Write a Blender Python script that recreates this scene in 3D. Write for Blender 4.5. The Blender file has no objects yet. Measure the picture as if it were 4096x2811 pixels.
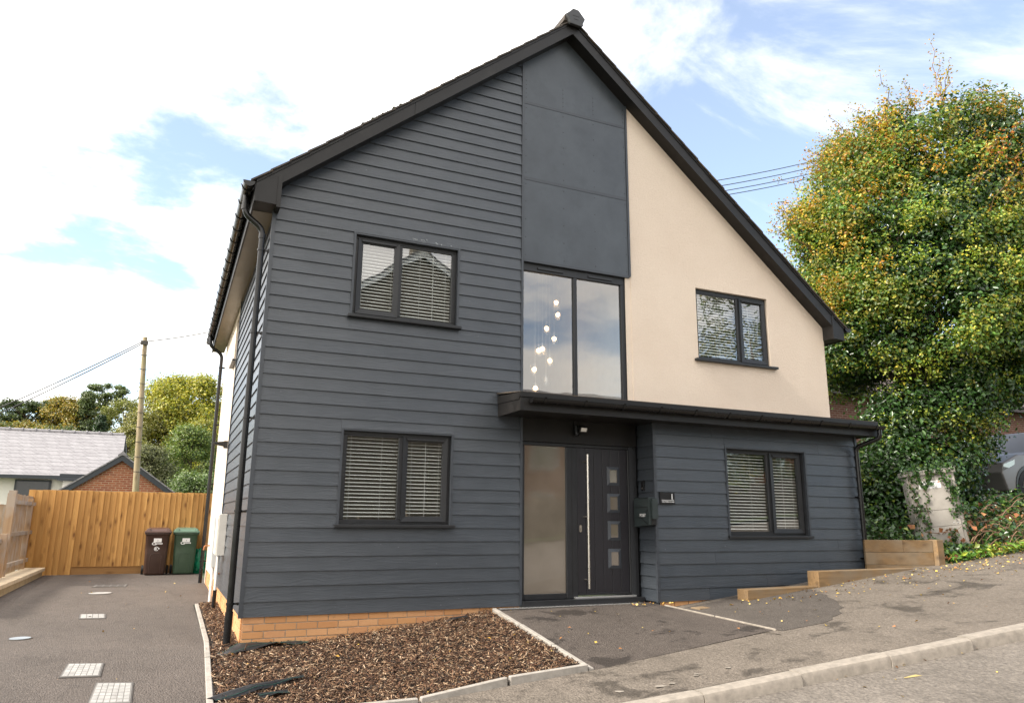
import bpy, bmesh, math, random
import numpy as np
from mathutils import Vector, Matrix
random.seed(7); RNG = np.random.default_rng(11)
sc = bpy.context.scene
COL = sc.collection
R = math.radians

# ------------------------------------------------------------------ camera
cam = bpy.data.cameras.new('camera'); camo = bpy.data.objects.new('camera', cam); COL.objects.link(camo)
cam.sensor_width = 36.0; cam.lens = 2974.05 / 4096 * 36.0; cam.clip_start = .05; cam.clip_end = 3000
_a, _b, _c = 0.424685739, 0.224325307, 0.00850281960
_r = Vector((math.cos(_a), -math.sin(_a), 0)); _f = Vector((math.sin(_a)*math.cos(_b), math.cos(_a)*math.cos(_b), math.sin(_b)))
_u = _r.cross(_f); _r2 = _r*math.cos(_c)+_u*math.sin(_c); _u2 = _u*math.cos(_c)-_r*math.sin(_c)
camo.matrix_world = Matrix(((_r2.x, _u2.x, -_f.x, -.80717), (_r2.y, _u2.y, -_f.y, -8.69777), (_r2.z, _u2.z, -_f.z, 1.01528), (0, 0, 0, 1)))
sc.camera = camo

# ------------------------------------------------------------------ sky, sun, exposure
SUN_AZ, SUN_EL = -92.0, 40.0
world = bpy.data.worlds.new('World'); sc.world = world; world.use_nodes = True
def build_world():
    nt = world.node_tree; N = nt.nodes; Lk = nt.links.new
    bg = N['Background']
    sky = N.new('ShaderNodeTexSky'); sky.sky_type = 'NISHITA'; sky.sun_disc = False
    sky.sun_elevation = R(SUN_EL); sky.sun_rotation = R(SUN_AZ); sky.air_density = 1.0; sky.dust_density = .05; sky.ozone_density = 1.0
    tc = N.new('ShaderNodeTexCoord'); sep = N.new('ShaderNodeSeparateXYZ'); Lk(tc.outputs['Generated'], sep.inputs[0])
    def M(op, a, b=None):
        m = N.new('ShaderNodeMath'); m.operation = op
        for i, v in enumerate((a, b)):
            if v is None: continue
            if isinstance(v, (int, float)): m.inputs[i].default_value = v
            else: Lk(v, m.inputs[i])
        return m.outputs[0]
    zc = M('ADD', M('MAXIMUM', sep.outputs[2], 0.0), .16)
    u = M('DIVIDE', sep.outputs[0], zc); v = M('DIVIDE', sep.outputs[1], zc)
    cmb = N.new('ShaderNodeCombineXYZ'); Lk(u, cmb.inputs[0]); Lk(v, cmb.inputs[1]); cmb.inputs[2].default_value = 9.7
    def noise(scale, det, ro, dist=0.0):
        n = N.new('ShaderNodeTexNoise'); n.inputs['Scale'].default_value = scale; n.inputs['Detail'].default_value = det
        n.inputs['Roughness'].default_value = ro; n.inputs['Distortion'].default_value = dist; Lk(cmb.outputs[0], n.inputs['Vector']); return n.outputs[0]
    n1 = noise(.95, 10, .60, .25); n2 = noise(3.0, 5, .6)
    # more cloud towards the sunny side of the sky
    bias = M('ADD', M('MULTIPLY', sep.outputs[0], -.17), M('MULTIPLY', sep.outputs[1], -.075))
    dens = M('ADD', M('ADD', n1, bias), M('MULTIPLY', n2, .10))
    ramp = N.new('ShaderNodeMapRange'); ramp.interpolation_type = 'SMOOTHSTEP'
    ramp.inputs['From Min'].default_value = .43; ramp.inputs['From Max'].default_value = .60
    Lk(dens, ramp.inputs['Value'])
    # clouds are lit by the same sky: white, brighter on the sun's side
    sd = (math.sin(R(SUN_AZ))*math.cos(R(SUN_EL)), math.cos(R(SUN_AZ))*math.cos(R(SUN_EL)), math.sin(R(SUN_EL)))
    dot = N.new('ShaderNodeVectorMath'); dot.operation = 'DOT_PRODUCT'; Lk(tc.outputs['Generated'], dot.inputs[0]); dot.inputs[1].default_value = sd
    br = N.new('ShaderNodeMapRange'); br.inputs['From Min'].default_value = -1; br.inputs['From Max'].default_value = 1
    br.inputs['To Min'].default_value = 5.9; br.inputs['To Max'].default_value = 9.4; Lk(dot.outputs['Value'], br.inputs['Value'])
    shade = N.new('ShaderNodeMapRange'); shade.inputs['From Min'].default_value = .5; shade.inputs['From Max'].default_value = .95
    shade.inputs['To Min'].default_value = 1.0; shade.inputs['To Max'].default_value = .72; Lk(dens, shade.inputs['Value'])
    cl = N.new('ShaderNodeMix'); cl.data_type = 'RGBA'; cl.blend_type = 'MULTIPLY'; cl.inputs[0].default_value = 1
    cl.inputs[6].default_value = (1, .955, .895, 1); Lk(M('MULTIPLY', br.outputs[0], shade.outputs[0]), cl.inputs[7])
    mx = N.new('ShaderNodeMix'); mx.data_type = 'RGBA'; Lk(ramp.outputs[0], mx.inputs[0])
    haz = N.new('ShaderNodeMix'); haz.data_type = 'RGBA'; haz.inputs[0].default_value = .21   # thin high cloud veils the blue
    haz.inputs[7].default_value = (3.4, 3.35, 3.2, 1); Lk(sky.outputs[0], haz.inputs[6])
    cst = N.new('ShaderNodeVectorMath'); cst.operation = 'MULTIPLY'; cst.inputs[1].default_value = (1.0, 2.6, 1.0); Lk(cmb.outputs[0], cst.inputs[0])
    cn_ = N.new('ShaderNodeTexNoise'); cn_.inputs['Scale'].default_value = .8; cn_.inputs['Detail'].default_value = 9; cn_.inputs['Roughness'].default_value = .62; cn_.inputs['Distortion'].default_value = .8; Lk(cst.outputs[0], cn_.inputs['Vector'])
    cr = N.new('ShaderNodeMapRange'); cr.interpolation_type = 'SMOOTHSTEP'; cr.inputs['From Min'].default_value = .50; cr.inputs['From Max'].default_value = .76; cr.inputs['To Max'].default_value = .5; Lk(cn_.outputs[0], cr.inputs['Value'])
    cmx = N.new('ShaderNodeMix'); cmx.data_type = 'RGBA'; Lk(cr.outputs[0], cmx.inputs[0]); Lk(haz.outputs[2], cmx.inputs[6]); Lk(cl.outputs[2], cmx.inputs[7])
    Lk(cmx.outputs[2], mx.inputs[6]); Lk(cl.outputs[2], mx.inputs[7])
    Lk(mx.outputs[2], bg.inputs[0]); bg.inputs[1].default_value = .092
build_world()
sun = bpy.data.lights.new('sun', 'SUN'); suno = bpy.data.objects.new('sun', sun); COL.objects.link(suno)
sun.energy = 2.0; sun.angle = R(9); sun.color = (1, .93, .82)
suno.rotation_euler = Vector((math.sin(R(SUN_AZ))*math.cos(R(SUN_EL)), math.cos(R(SUN_AZ))*math.cos(R(SUN_EL)), math.sin(R(SUN_EL)))).to_track_quat('Z', 'Y').to_euler()
suno.location = (-20, 15, 30)
vs = sc.view_settings; vs.view_transform = 'Standard'; vs.look = 'None'; vs.exposure = 1.90; vs.gamma = 1; vs.use_curve_mapping = False
sc.cycles.use_denoising = True; sc.cycles.max_bounces = 8; sc.cycles.transparent_max_bounces = 16
sc.cycles.sample_clamp_indirect = 6

# ------------------------------------------------------------------ helpers
def wloc(o):
    v = Vector((0, 0, 0))
    while o is not None:
        v += o.location; o = o.parent
    return v
def tag(o, label=None, cat=None, group=None, kind=None):
    if label: o['label'] = label
    if cat: o['category'] = cat
    if group: o['group'] = group
    if kind: o['kind'] = kind
    return o
def thing(name, loc, label, cat, group=None):
    o = bpy.data.objects.new(name, None); o.empty_display_size = .1; COL.objects.link(o); o.location = loc
    return tag(o, label, cat, group)
class B:
    """collects vertices and faces of one mesh, in world coordinates"""
    def __init__(s): s.v = []; s.f = []
    def add(s, vs_, fs):
        n = len(s.v); s.v += [tuple(p) for p in vs_]; s.f += [tuple(i+n for i in f) for f in fs]; return s
    def hexa(s, p):   # p: 4 points, then the 4 opposite ones
        return s.add(p, [(3, 2, 1, 0), (4, 5, 6, 7), (0, 1, 5, 4), (1, 2, 6, 5), (2, 3, 7, 6), (3, 0, 4, 7)])
    def box(s, x0, x1, y0, y1, z0, z1):
        return s.hexa([(x0, y0, z0), (x1, y0, z0), (x1, y1, z0), (x0, y1, z0), (x0, y0, z1), (x1, y0, z1), (x1, y1, z1), (x0, y1, z1)])
    def prism(s, poly, axis, a, b):
        """2D polygon extruded along an axis: 'y' takes (x,z), 'x' takes (y,z), 'z' takes (x,y)"""
        mk = {'y': lambda p, t: (p[0], t, p[1]), 'x': lambda p, t: (t, p[0], p[1]), 'z': lambda p, t: (p[0], p[1], t)}[axis]
        n = len(poly); vs_ = [mk(p, a) for p in poly]+[mk(p, b) for p in poly]
        return s.add(vs_, [tuple(range(n))[::-1], tuple(range(n, 2*n))]+[(i, (i+1) % n, n+(i+1) % n, n+i) for i in range(n)])
    def tube(s, path, r, n=10, cap=True):
        path = [Vector(p) for p in path]; m = len(path); rr = r if isinstance(r, (list, tuple)) else [r]*m
        base = len(s.v); ref = None
        for i, p in enumerate(path):
            t = (path[min(i+1, m-1)]-path[max(i-1, 0)]).normalized()
            if ref is None:
                ref = t.orthogonal().normalized()
            ref = (ref-t*ref.dot(t)).normalized(); bi = t.cross(ref)
            for k in range(n):
                a = 2*math.pi*k/n; s.v.append(tuple(p+(ref*math.cos(a)+bi*math.sin(a))*rr[i]))
        for i in range(m-1):
            for k in range(n):
                s.f.append((base+i*n+k, base+i*n+(k+1) % n, base+(i+1)*n+(k+1) % n, base+(i+1)*n+k))
        if cap:
            s.f.append(tuple(base+k for k in range(n))[::-1]); s.f.append(tuple(base+(m-1)*n+k for k in range(n)))
        return s
    def grid(s, xs, ys, fn):
        n = len(s.v); nx = len(xs); ny = len(ys)
        for y in ys:
            for x in xs: s.v.append((x, y, fn(x, y)))
        for j in range(ny-1):
            for i in range(nx-1): s.f.append((n+j*nx+i, n+j*nx+i+1, n+(j+1)*nx+i+1, n+(j+1)*nx+i))
        return s
    def build(s, name, mat, parent=None, smooth=False, fix=True):
        o_ = wloc(parent); me = bpy.data.meshes.new(name)
        me.from_pydata([(x-o_.x, y-o_.y, z-o_.z) for x, y, z in s.v], [], s.f)
        if fix:
            bm = bmesh.new(); bm.from_mesh(me); bmesh.ops.recalc_face_normals(bm, faces=bm.faces); bm.to_mesh(me); bm.free()
        if smooth:
            me.polygons.foreach_set('use_smooth', [True]*len(me.polygons))
        me.materials.append(mat); o = bpy.data.objects.new(name, me); COL.objects.link(o); o.parent = parent
        return o
def smooth_angle(o, deg=40):
    me = o.data; me.polygons.foreach_set('use_smooth', [True]*len(me.polygons))
    bm = bmesh.new(); bm.from_mesh(me)
    for e in bm.edges:
        if len(e.link_faces) == 2 and e.calc_face_angle(0) > R(deg): e.smooth = False
    bm.to_mesh(me); bm.free(); return o
def bevel(o, w, seg=2):
    bm = bmesh.new(); bm.from_mesh(o.data); bmesh.ops.bevel(bm, geom=list(bm.edges), offset=w, segments=seg, affect='EDGES', profile=.7, clamp_overlap=True)
    bm.to_mesh(o.data); bm.free(); return o
def inst(src, name, loc, parent, scale=None, rot=None):
    o = src.copy(); o.name = name; COL.objects.link(o); o.parent = parent
    o.location = Vector(loc)-wloc(parent)
    if scale: o.scale = scale
    if rot: o.rotation_euler = rot
    return o
def box(name, mat, parent, *a, bev=0):
    o = B().box(*a).build(name, mat, parent)
    if bev: bevel(o, bev)
    return o
def structure(o): o['kind'] = 'structure'; return o
def text(name, body, size, mat, parent, loc, rot, align='LEFT', ext=.001):
    cu = bpy.data.curves.new(name, 'FONT'); cu.body = body; cu.size = size; cu.extrude = ext; cu.align_x = align
    tmp = bpy.data.objects.new(name, cu); COL.objects.link(tmp); bpy.context.view_layer.update()
    me = bpy.data.meshes.new_from_object(tmp.evaluated_get(bpy.context.evaluated_depsgraph_get())); bpy.data.objects.remove(tmp); bpy.data.curves.remove(cu)
    me.materials.clear(); me.materials.append(mat); o = bpy.data.objects.new(name, me); COL.objects.link(o); o.parent = parent
    o.location = Vector(loc)-wloc(parent); o.rotation_euler = rot; return o

# ------------------------------------------------------------------ materials
class NT:
    def __init__(s, name):
        s.m = bpy.data.materials.new(name); s.m.use_nodes = True; s.t = s.m.node_tree; s.N = s.t.nodes; s.L = s.t.links.new
        s.p = s.N['Principled BSDF']; s.out = s.N['Material Output']
    def n(s, typ, **kw):
        x = s.N.new('ShaderNode'+typ)
        for k, v in kw.items(): setattr(x, k, v)
        return x
    def set(s, sock, v):
        if isinstance(v, (int, float)): sock.default_value = v
        elif isinstance(v, tuple): sock.default_value = v if len(v) != 3 or len(sock.default_value) == 3 else (*v, 1)
        else: s.L(v, sock)
    def math(s, op, a, b=0.0, c=None):
        m = s.n('Math', operation=op); s.set(m.inputs[0], a); s.set(m.inputs[1], b)
        if c is not None: s.set(m.inputs[2], c)
        return m.outputs[0]
    def coord(s, scale=(1, 1, 1), rand=0.0, kind='Object', along=False):
        tc = s.n('TexCoord'); v = tc.outputs[kind]
        if along:     # x of the texture runs along the board whichever wall it is on
            sp = s.n('SeparateXYZ'); s.L(v, sp.inputs[0]); cb = s.n('CombineXYZ')
            s.L(s.math('ADD', sp.outputs[0], sp.outputs[1]), cb.inputs[0]); s.L(sp.outputs[2], cb.inputs[2]); v = cb.outputs[0]
        if rand:
            oi = s.n('ObjectInfo'); ad = s.n('VectorMath', operation='ADD'); s.L(v, ad.inputs[0])
            s.L(s.math('MULTIPLY', oi.outputs['Random'], rand), ad.inputs[1]); v = ad.outputs[0]
        mp = s.n('VectorMath', operation='MULTIPLY'); s.L(v, mp.inputs[0]); mp.inputs[1].default_value = scale
        return mp.outputs[0]
    def noise(s, vec, scale, det=4, ro=.55, dist=0.0):
        x = s.n('TexNoise'); s.L(vec, x.inputs['Vector']); s.set(x.inputs['Scale'], scale); s.set(x.inputs['Detail'], det)
        s.set(x.inputs['Roughness'], ro); s.set(x.inputs['Distortion'], dist); return x.outputs[0]
    def rng(s, v, a, b, c=0.0, d=1.0, sm=False):
        x = s.n('MapRange'); s.set(x.inputs['Value'], v)
        if sm: x.interpolation_type = 'SMOOTHSTEP'
        for k, q in zip(('From Min', 'From Max', 'To Min', 'To Max'), (a, b, c, d)): s.set(x.inputs[k], q)
        return x.outputs[0]
    def mix(s, f, a, b, mode='MIX'):
        x = s.n('Mix', data_type='RGBA', blend_type=mode); s.set(x.inputs[0], f); s.set(x.inputs[6], a); s.set(x.inputs[7], b); return x.outputs[2]
    def ramp(s, f, stops):
        x = s.n('ValToRGB'); s.set(x.inputs[0], f); e = x.color_ramp.elements
        while len(e) < len(stops): e.new(.5)
        for q, (p, c) in zip(e, stops): q.position = p; q.color = (*c, 1)
        return x.outputs[0]
    def rand(s): return s.n('ObjectInfo').outputs['Random']
    def bump(s, h, strength=.3, dist=.01, nrm=None):
        x = s.n('Bump'); s.set(x.inputs['Strength'], strength); s.set(x.inputs['Distance'], dist); s.L(h, x.inputs['Height'])
        if nrm is not None: s.L(nrm, x.inputs['Normal'])
        return x.outputs[0]
    def fin(s, col, rough=.5, nrm=None, metal=0.0, spec=.5):
        s.set(s.p.inputs['Base Color'], col); s.set(s.p.inputs['Roughness'], rough); s.set(s.p.inputs['Metallic'], metal)
        s.set(s.p.inputs['Specular IOR Level'], spec)
        if nrm is not None: s.L(nrm, s.p.inputs['Normal'])
        return s.m
def plain(name, col, rough=.5, var=.12, bump=.0, scale=8.0, metal=0.0, spec=.5, dirt=None):
    t = NT(name); c = t.coord(rand=9.0); n = t.noise(c, scale, 5, .6)
    cl = t.mix(t.rng(n, .3, .7), tuple(x*(1-var) for x in col), tuple(min(1, x*(1+var)) for x in col))
    if dirt: cl = t.mix(t.rng(t.noise(c, 3.2, 6, .7), .55, .75), cl, dirt)
    return t.fin(cl, t.rng(n, .3, .7, max(rough-.07, 0), rough+.07), t.bump(t.noise(c, scale*14, 3), bump, .004) if bump else None, metal, spec)
def m_clad():
    t = NT('cladding_paint'); c = t.coord((1, 1, 1), 60.0, along=True)
    warp = t.noise(c, 2.4, 2, .5)
    sp = t.n('SeparateXYZ'); t.L(c, sp.inputs[0]); cb = t.n('CombineXYZ')
    t.L(t.math('MULTIPLY', sp.outputs[0], 1.6), cb.inputs[0]); t.L(t.math('ADD', t.math('MULTIPLY', sp.outputs[2], 46.0), t.math('MULTIPLY', warp, 9.0)), cb.inputs[2])
    g = t.noise(cb.outputs[0], 1.0, 5, .62, .6); fine = t.noise(t.coord((6, 1, 180), 60.0, along=True), 1.0, 3, .6)
    mott = t.noise(c, 3.0, 4, .6)
    base = t.mix(t.rng(mott, .3, .7), (.0325, .0400, .0505), (.046, .054, .066))
    base = t.mix(t.math('MULTIPLY', t.rand(), .28), base, (.062, .068, .076))
    spk = t.rng(t.noise(t.coord((30, 1, 44), 60.0, along=True), 1.0, 2, .5), .775, .80)
    base = t.mix(t.math('MULTIPLY', spk, .6), base, (.35, .37, .38))
    h = t.math('ADD', t.math('MULTIPLY', g, .75), t.math('MULTIPLY', fine, .35))
    return t.fin(base, t.rng(g, .3, .7, .30, .44), t.bump(h, .7, .007), 0, .5)
def _coat(m):
    p = m.node_tree.nodes['Principled BSDF']; p.inputs['Coat Weight'].default_value = .16; p.inputs['Coat Roughness'].default_value = .22; return m
def m_render():
    t = NT('cream_render'); c = t.coord((1, 1, 1)); big = t.noise(c, .8, 5, .6); f = t.noise(c, 95, 3, .6); v = t.noise(c, 34, 2, .5)
    col = t.mix(t.rng(big, .3, .72), (.67, .56, .465), (.75, .645, .545))
    col = t.mix(t.rng(f, .35, .65, 0, .35), col, (.50, .405, .32))
    return t.fin(col, .88, t.bump(t.math('ADD', f, t.math('MULTIPLY', v, .5)), .9, .012), 0, .25)
def m_brick(name, cols, rough=.82):
    t = NT(name); c = t.coord((1, 1, 1), 40.0); n = t.noise(c, 14, 5, .65); f = t.noise(c, 120, 2, .5)
    col = t.ramp(t.math('ADD', t.math('MULTIPLY', t.rand(), .75), t.math('MULTIPLY', n, .3)), [(i/(len(cols)-1), q) for i, q in enumerate(cols)])
    col = t.mix(t.rng(n, .62, .8, 0, .6), col, (.16, .075, .035))
    return t.fin(col, rough, t.bump(f, .5, .004), 0, .3)
def m_tarmac(name, a, b, sp, scale=1.0, wet=None, moss=False, bump=.9):
    t = NT(name); c = t.coord(kind='Object'); big = t.noise(c, .9, 5, .65); g = t.n('TexVoronoi'); t.L(c, g.inputs['Vector']); t.set(g.inputs['Scale'], 70*scale)
    fn = t.noise(c, 46*scale, 5, .85); col = t.mix(t.rng(big, .3, .7), a, b)
    col = t.mix(t.rng(t.noise(c, 11, 5, .7), .35, .7, 0, .45), col, tuple(x*.72 for x in a))
    col = t.mix(t.rng(fn, .50, .66, 0, .6), col, sp); col = t.mix(t.rng(fn, .47, .32, 0, .65), col, tuple(x*.28 for x in a))
    rough = t.rng(fn, .2, .8, .7, .95)
    st = t.rng(t.noise(t.coord((1.0, .45, 1.0)), 2.6, 6, .7, .5), .48, .70, sm=True); col = t.mix(t.math('MULTIPLY', st, .38), col, tuple(x*.55 for x in a))
    lt = t.rng(t.noise(c, .55, 4, .6), .52, .70, sm=True); col = t.mix(t.math('MULTIPLY', lt, .35), col, tuple(min(1, x*1.25) for x in b))
    if wet:
        w = t.rng(t.noise(c, 1.7, 7, .68, .4), wet[0], wet[1], sm=True)
        col = t.mix(t.math('MULTIPLY', w, .72), col, tuple(x*.32 for x in a)); rough = t.math('SUBTRACT', rough, t.math('MULTIPLY', w, .25))
    if moss:
        col = t.mix(t.rng(t.noise(c, 5, 6, .7), .66, .76, 0, .7), col, (.06, .062, .022))
    h = t.math('ADD', g.outputs['Distance'], t.math('MULTIPLY', fn, .8))
    return t.fin(col, rough, t.bump(h, bump, .012), 0, .3)
def m_wood(name, a, b, knot, grain=26.0, axis='z', rough=.75, grey=None):
    t = NT(name); s = {'z': (grain, grain, 1.3), 'x': (1.3, grain, grain), 'y': (grain, 1.3, grain)}[axis]
    c = t.coord(s, 30.0); w = t.noise(t.coord((3, 3, 3), 30.0), 1, 2, .5); g = t.noise(c, 1.0, 5, .6, .8)
    col = t.mix(t.rng(g, .32, .68), a, b)
    kv = t.n('TexVoronoi', feature='F1'); ks = {'z': (7, 7, 2.6), 'x': (2.6, 7, 7), 'y': (7, 2.6, 7)}[axis]
    t.L(t.coord(ks, 90.0), kv.inputs['Vector']); t.set(kv.inputs['Scale'], 1.0)
    col = t.mix(t.rng(kv.outputs['Distance'], .34, .26, 0, .45), col, tuple(x*.6 for x in b)); col = t.mix(t.rng(kv.outputs['Distance'], .20, .09), col, knot)
    col = t.mix(t.math('MULTIPLY', t.rand(), .62), col, tuple(x*.66 for x in b))
    if grey: col = t.mix(t.rng(w, .4, .65, 0, .75), col, grey)
    return t.fin(col, rough, t.bump(g, .35, .004), 0, .3)
def m_leaf(name, rough=.42, trans=.32, spec=.5):
    t = NT(name); a = t.n('VertexColor', layer_name='Col'); t.fin(a.outputs[0], rough, None, 0, spec)
    tr = t.n('BsdfTranslucent'); mul = t.mix(1.0, a.outputs[0], (1.25, 1.35, .7), 'MULTIPLY'); t.L(mul, tr.inputs[0])
    ms = t.n('MixShader'); ms.inputs[0].default_value = trans; t.L(t.p.outputs[0], ms.inputs[1]); t.L(tr.outputs[0], ms.inputs[2]); t.L(ms.outputs[0], t.out.inputs[0])
    return t.m
def m_attr(name, rough=.8):
    t = NT(name); a = t.n('VertexColor', layer_name='Col'); return t.fin(a.outputs[0], rough, None, 0, .35)
def m_glass(name, r0=.24, tint=(.93, .96, .95)):
    t = NT(name); t.N.remove(t.p); tr = t.n('BsdfTransparent'); tr.inputs[0].default_value = (*tint, 1); gl = t.n('BsdfGlossy'); gl.inputs['Roughness'].default_value = 0.0
    c = t.coord(); nz = t.bump(t.noise(c, 1.6, 2, .5), .035, .05); t.L(nz, gl.inputs['Normal'])     # slight roller-wave in the panes
    ge = t.n('NewGeometry'); dt = t.n('VectorMath', operation='DOT_PRODUCT'); t.L(ge.outputs['Incoming'], dt.inputs[0]); t.L(ge.outputs['Normal'], dt.inputs[1])
    fr = t.math('ADD', t.math('MULTIPLY', t.math('POWER', t.math('SUBTRACT', 1.0, t.math('ABSOLUTE', dt.outputs['Value'])), 5.0), 1-r0), r0)     # reflectance of the sealed unit, the same from both sides
    ms = t.n('MixShader'); t.L(fr, ms.inputs[0]); t.L(tr.outputs[0], ms.inputs[1]); t.L(gl.outputs[0], ms.inputs[2])
    t.L(ms.outputs[0], t.out.inputs[0]); return t.m
def m_frost():
    t = NT('frosted_glass'); c = t.coord(); f = t.noise(c, 60, 4, .7)
    t.fin(t.mix(t.rng(t.noise(c, 2.2, 3), .3, .7), (.125, .105, .082), (.165, .14, .112)), t.rng(f, .3, .7, .02, .09), t.bump(t.noise(c, 1.8, 2), .05, .05), 0, .5)
    t.set(t.p.inputs['IOR'], 2.4); return t.m
def m_brickwall(name, c1, c2, mort, sx=.225, sz=.075, rough=.85, offset=.5, msize=.012):
    t = NT(name); tc = t.n('TexCoord'); sp = t.n('SeparateXYZ'); t.L(tc.outputs['Object'], sp.inputs[0]); cb = t.n('CombineXYZ')
    t.L(t.math('ADD', sp.outputs[0], sp.outputs[1]), cb.inputs[0]); t.L(sp.outputs[2], cb.inputs[1])
    b = t.n('TexBrick'); t.L(cb.outputs[0], b.inputs['Vector']); t.set(b.inputs['Color1'], c1); t.set(b.inputs['Color2'], c2); t.set(b.inputs['Mortar'], mort)
    t.set(b.inputs['Scale'], 1.0); t.set(b.inputs['Brick Width'], sx); t.set(b.inputs['Row Height'], sz); t.set(b.inputs['Mortar Size'], msize); b.offset = offset
    n = t.noise(tc.outputs['Object'], 7, 5, .7); col = t.mix(t.rng(n, .35, .7, 0, .45), b.outputs[0], tuple(x*.4 for x in c1))
    return t.fin(col, rough, t.bump(b.outputs['Fac'], -.4, .01), 0, .3)
def m_emit(name, col, st):
    t = NT(name); t.fin(col, .3); t.set(t.p.inputs['Emission Color'], col); t.set(t.p.inputs['Emission Strength'], st); return t.m

M_CLAD = _coat(m_clad()); M_RENDER = m_render()
M_TRIM = plain('trim_paint', (.040, .046, .056), .42, .1)
M_FRAME = plain('window_frame_foil', (.017, .018, .0205), .42, .1, .12, 9, spec=.4)
M_FASCIA = plain('fascia_plastic', (.0105, .0095, .0092), .45, .25, .0, 6, spec=.35, dirt=(.022, .020, .018))
M_GUTTER = plain('gutter_plastic', (.007, .007, .0075), .24, .2, spec=.38)
M_PANEL = plain('flat_panel_paint', (.050, .059, .071), .38, .2, .03, 2.4, dirt=(.037, .045, .055))
M_DARKWALL = plain('backing_board', (.02, .022, .026), .8)
M_PLASTER = plain('plaster', (.74, .73, .70), .9, .04)
M_ROOMFLOOR = plain('room_floor', (.25, .2, .15), .7)
M_WHITE = plain('white_plastic', (.72, .72, .70), .4, .05)
M_SLAT = plain('blind_slat', (.80, .79, .76), .45, .04)
M_BRICK = m_brick('buff_brick', [(.45, .215, .092), (.53, .27, .115), (.58, .32, .155), (.45, .20, .09)])
M_MORTAR = plain('mortar', (.40, .33, .25), .95, .12, .5, 12)
M_TARMAC = m_tarmac('driveway_tarmac', (.082, .067, .058), (.110, .090, .078), (.23, .20, .178))
M_PATH = m_tarmac('path_tarmac', (.072, .058, .050), (.095, .078, .067), (.17, .15, .132), 1.0, (.555, .62))
M_NEWTAR = m_tarmac('patch_tarmac', (.078, .066, .057), (.100, .085, .074), (.18, .16, .14), 1.0)
M_PAVE = m_tarmac('pavement_tarmac', (.130, .109, .089), (.172, .145, .120), (.29, .25, .21), .7, (.52, .63), True)
M_ROAD = m_tarmac('road_tarmac', (.140, .122, .105), (.178, .156, .135), (.28, .248, .215), .5, None, False, 1.0)
M_KERB = plain('kerb_concrete', (.25, .22, .187), .9, .22, .7, 14, dirt=(.17, .15, .12))
M_EDGING = plain('edging_concrete', (.30, .275, .245), .9, .18, .5, 16, dirt=(.19, .17, .145))
M_FENCE = m_wood('treated_fence_wood', (.57, .32, .108), (.40, .195, .055), (.12, .045, .014))
M_FENCEOLD = m_wood('weathered_fence_wood', (.44, .30, .18), (.34, .22, .13), (.16, .09, .05), grey=(.36, .31, .27))
M_RAIL = m_wood('weathered_rail_wood', (.40, .31, .23), (.33, .25, .18), (.16, .10, .06), axis='y', grey=(.36, .33, .30))
M_GRAVELBOARD = m_wood('gravel_board_wood', (.44, .25, .10), (.36, .19, .07), (.15, .07, .03), axis='x')
M_SLEEPER = m_wood('sleeper_wood', (.29, .185, .09), (.19, .12, .06), (.085, .048, .024), axis='x', grey=(.21, .165, .115))
M_STONE = plain('coping_stone', (.52, .42, .29), .9, .15, .4, 5)
M_SOIL = plain('soil', (.035, .024, .017), .95, .4, .8, 8)
M_CHIP = m_attr('bark_chip', .8); M_LEAF = m_leaf('leaf'); M_DRYLEAF = m_attr('fallen_leaf', .7)
M_IVY = m_leaf('ivy_leaf', .30, .18, .55)
M_BARK = plain('bark', (.09, .066, .047), .95, .35, .9, 10)
M_TWIG = plain('twig', (.20, .115, .07), .85, .3)
M_GLASS = m_glass('window_glass'); M_FROST = m_frost()
M_STEEL = plain('brushed_steel', (.62, .58, .53), .28, .06, metal=1.0)
M_ALU = plain('aluminium', (.62, .62, .62), .35, .05, metal=.8)
M_BLACK = plain('black_plastic', (.008, .008, .009), .35)
M_INK = plain('white_ink', (.85, .85, .85), .6, .02)
M_POST = plain('postbox_paint', (.026, .035, .036), .33, .1)
M_COVER = plain('galvanised_cover', (.32, .31, .295), .6, .25, .3, 10, metal=.2, dirt=(.19, .175, .16))
M_LIDGAP = plain('cover_grooves', (.15, .14, .13), .8, .3)
M_IRON = plain('cast_iron', (.06, .052, .046), .7, .3, .5)
M_BROWNBIN = plain('brown_bin_plastic', (.048, .024, .017), .42, .1)
M_GREENBIN = plain('green_bin_plastic', (.052, .090, .056), .42, .1)
M_GREENLID = plain('green_lid_plastic', (.085, .15, .105), .42, .1)
M_BROWNLID = plain('brown_lid_plastic', (.075, .038, .030), .42, .1)
M_RUBBER = plain('rubber', (.012, .012, .013), .75)
M_SACK = plain('green_sack', (.0, .17, .085), .4, .25)
M_MEMBRANE = plain('weed_membrane', (.016, .017, .019), .45, .3, .3, 20)
M_THREAD = plain('green_thread', (.03, .15, .11), .6)
M_COPPER = plain('copper_pipe', (.35, .15, .06), .4, .2, metal=.6)
M_METERBOX = plain('meter_box', (.66, .63, .58), .5, .06)
M_SLATE = m_brickwall('slate_roof', (.25, .24, .25), (.29, .28, .29), (.11, .105, .115), .42, .155, .6, .5, .009)
M_REDBRICK = m_brickwall('red_brick', (.37, .125, .06), (.26, .07, .04), (.42, .30, .20))
M_DULLBRICK = m_brickwall('dull_brick', (.17, .065, .04), (.13, .05, .034), (.24, .19, .15))
M_WHITEWALL = plain('white_render', (.74, .72, .66), .9, .04)
M_RTILE = m_brickwall('brown_roof_tile', (.15, .115, .105), (.12, .09, .085), (.045, .038, .036), .33, .30, .8, 0, .022)
M_ROOFTILE = plain('roof_tile', (.055, .045, .038), .85, .4, .5, 9, dirt=(.16, .11, .06))
M_NBFASCIA = plain('neighbour_fascia', (.022, .029, .037), .45)
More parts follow.
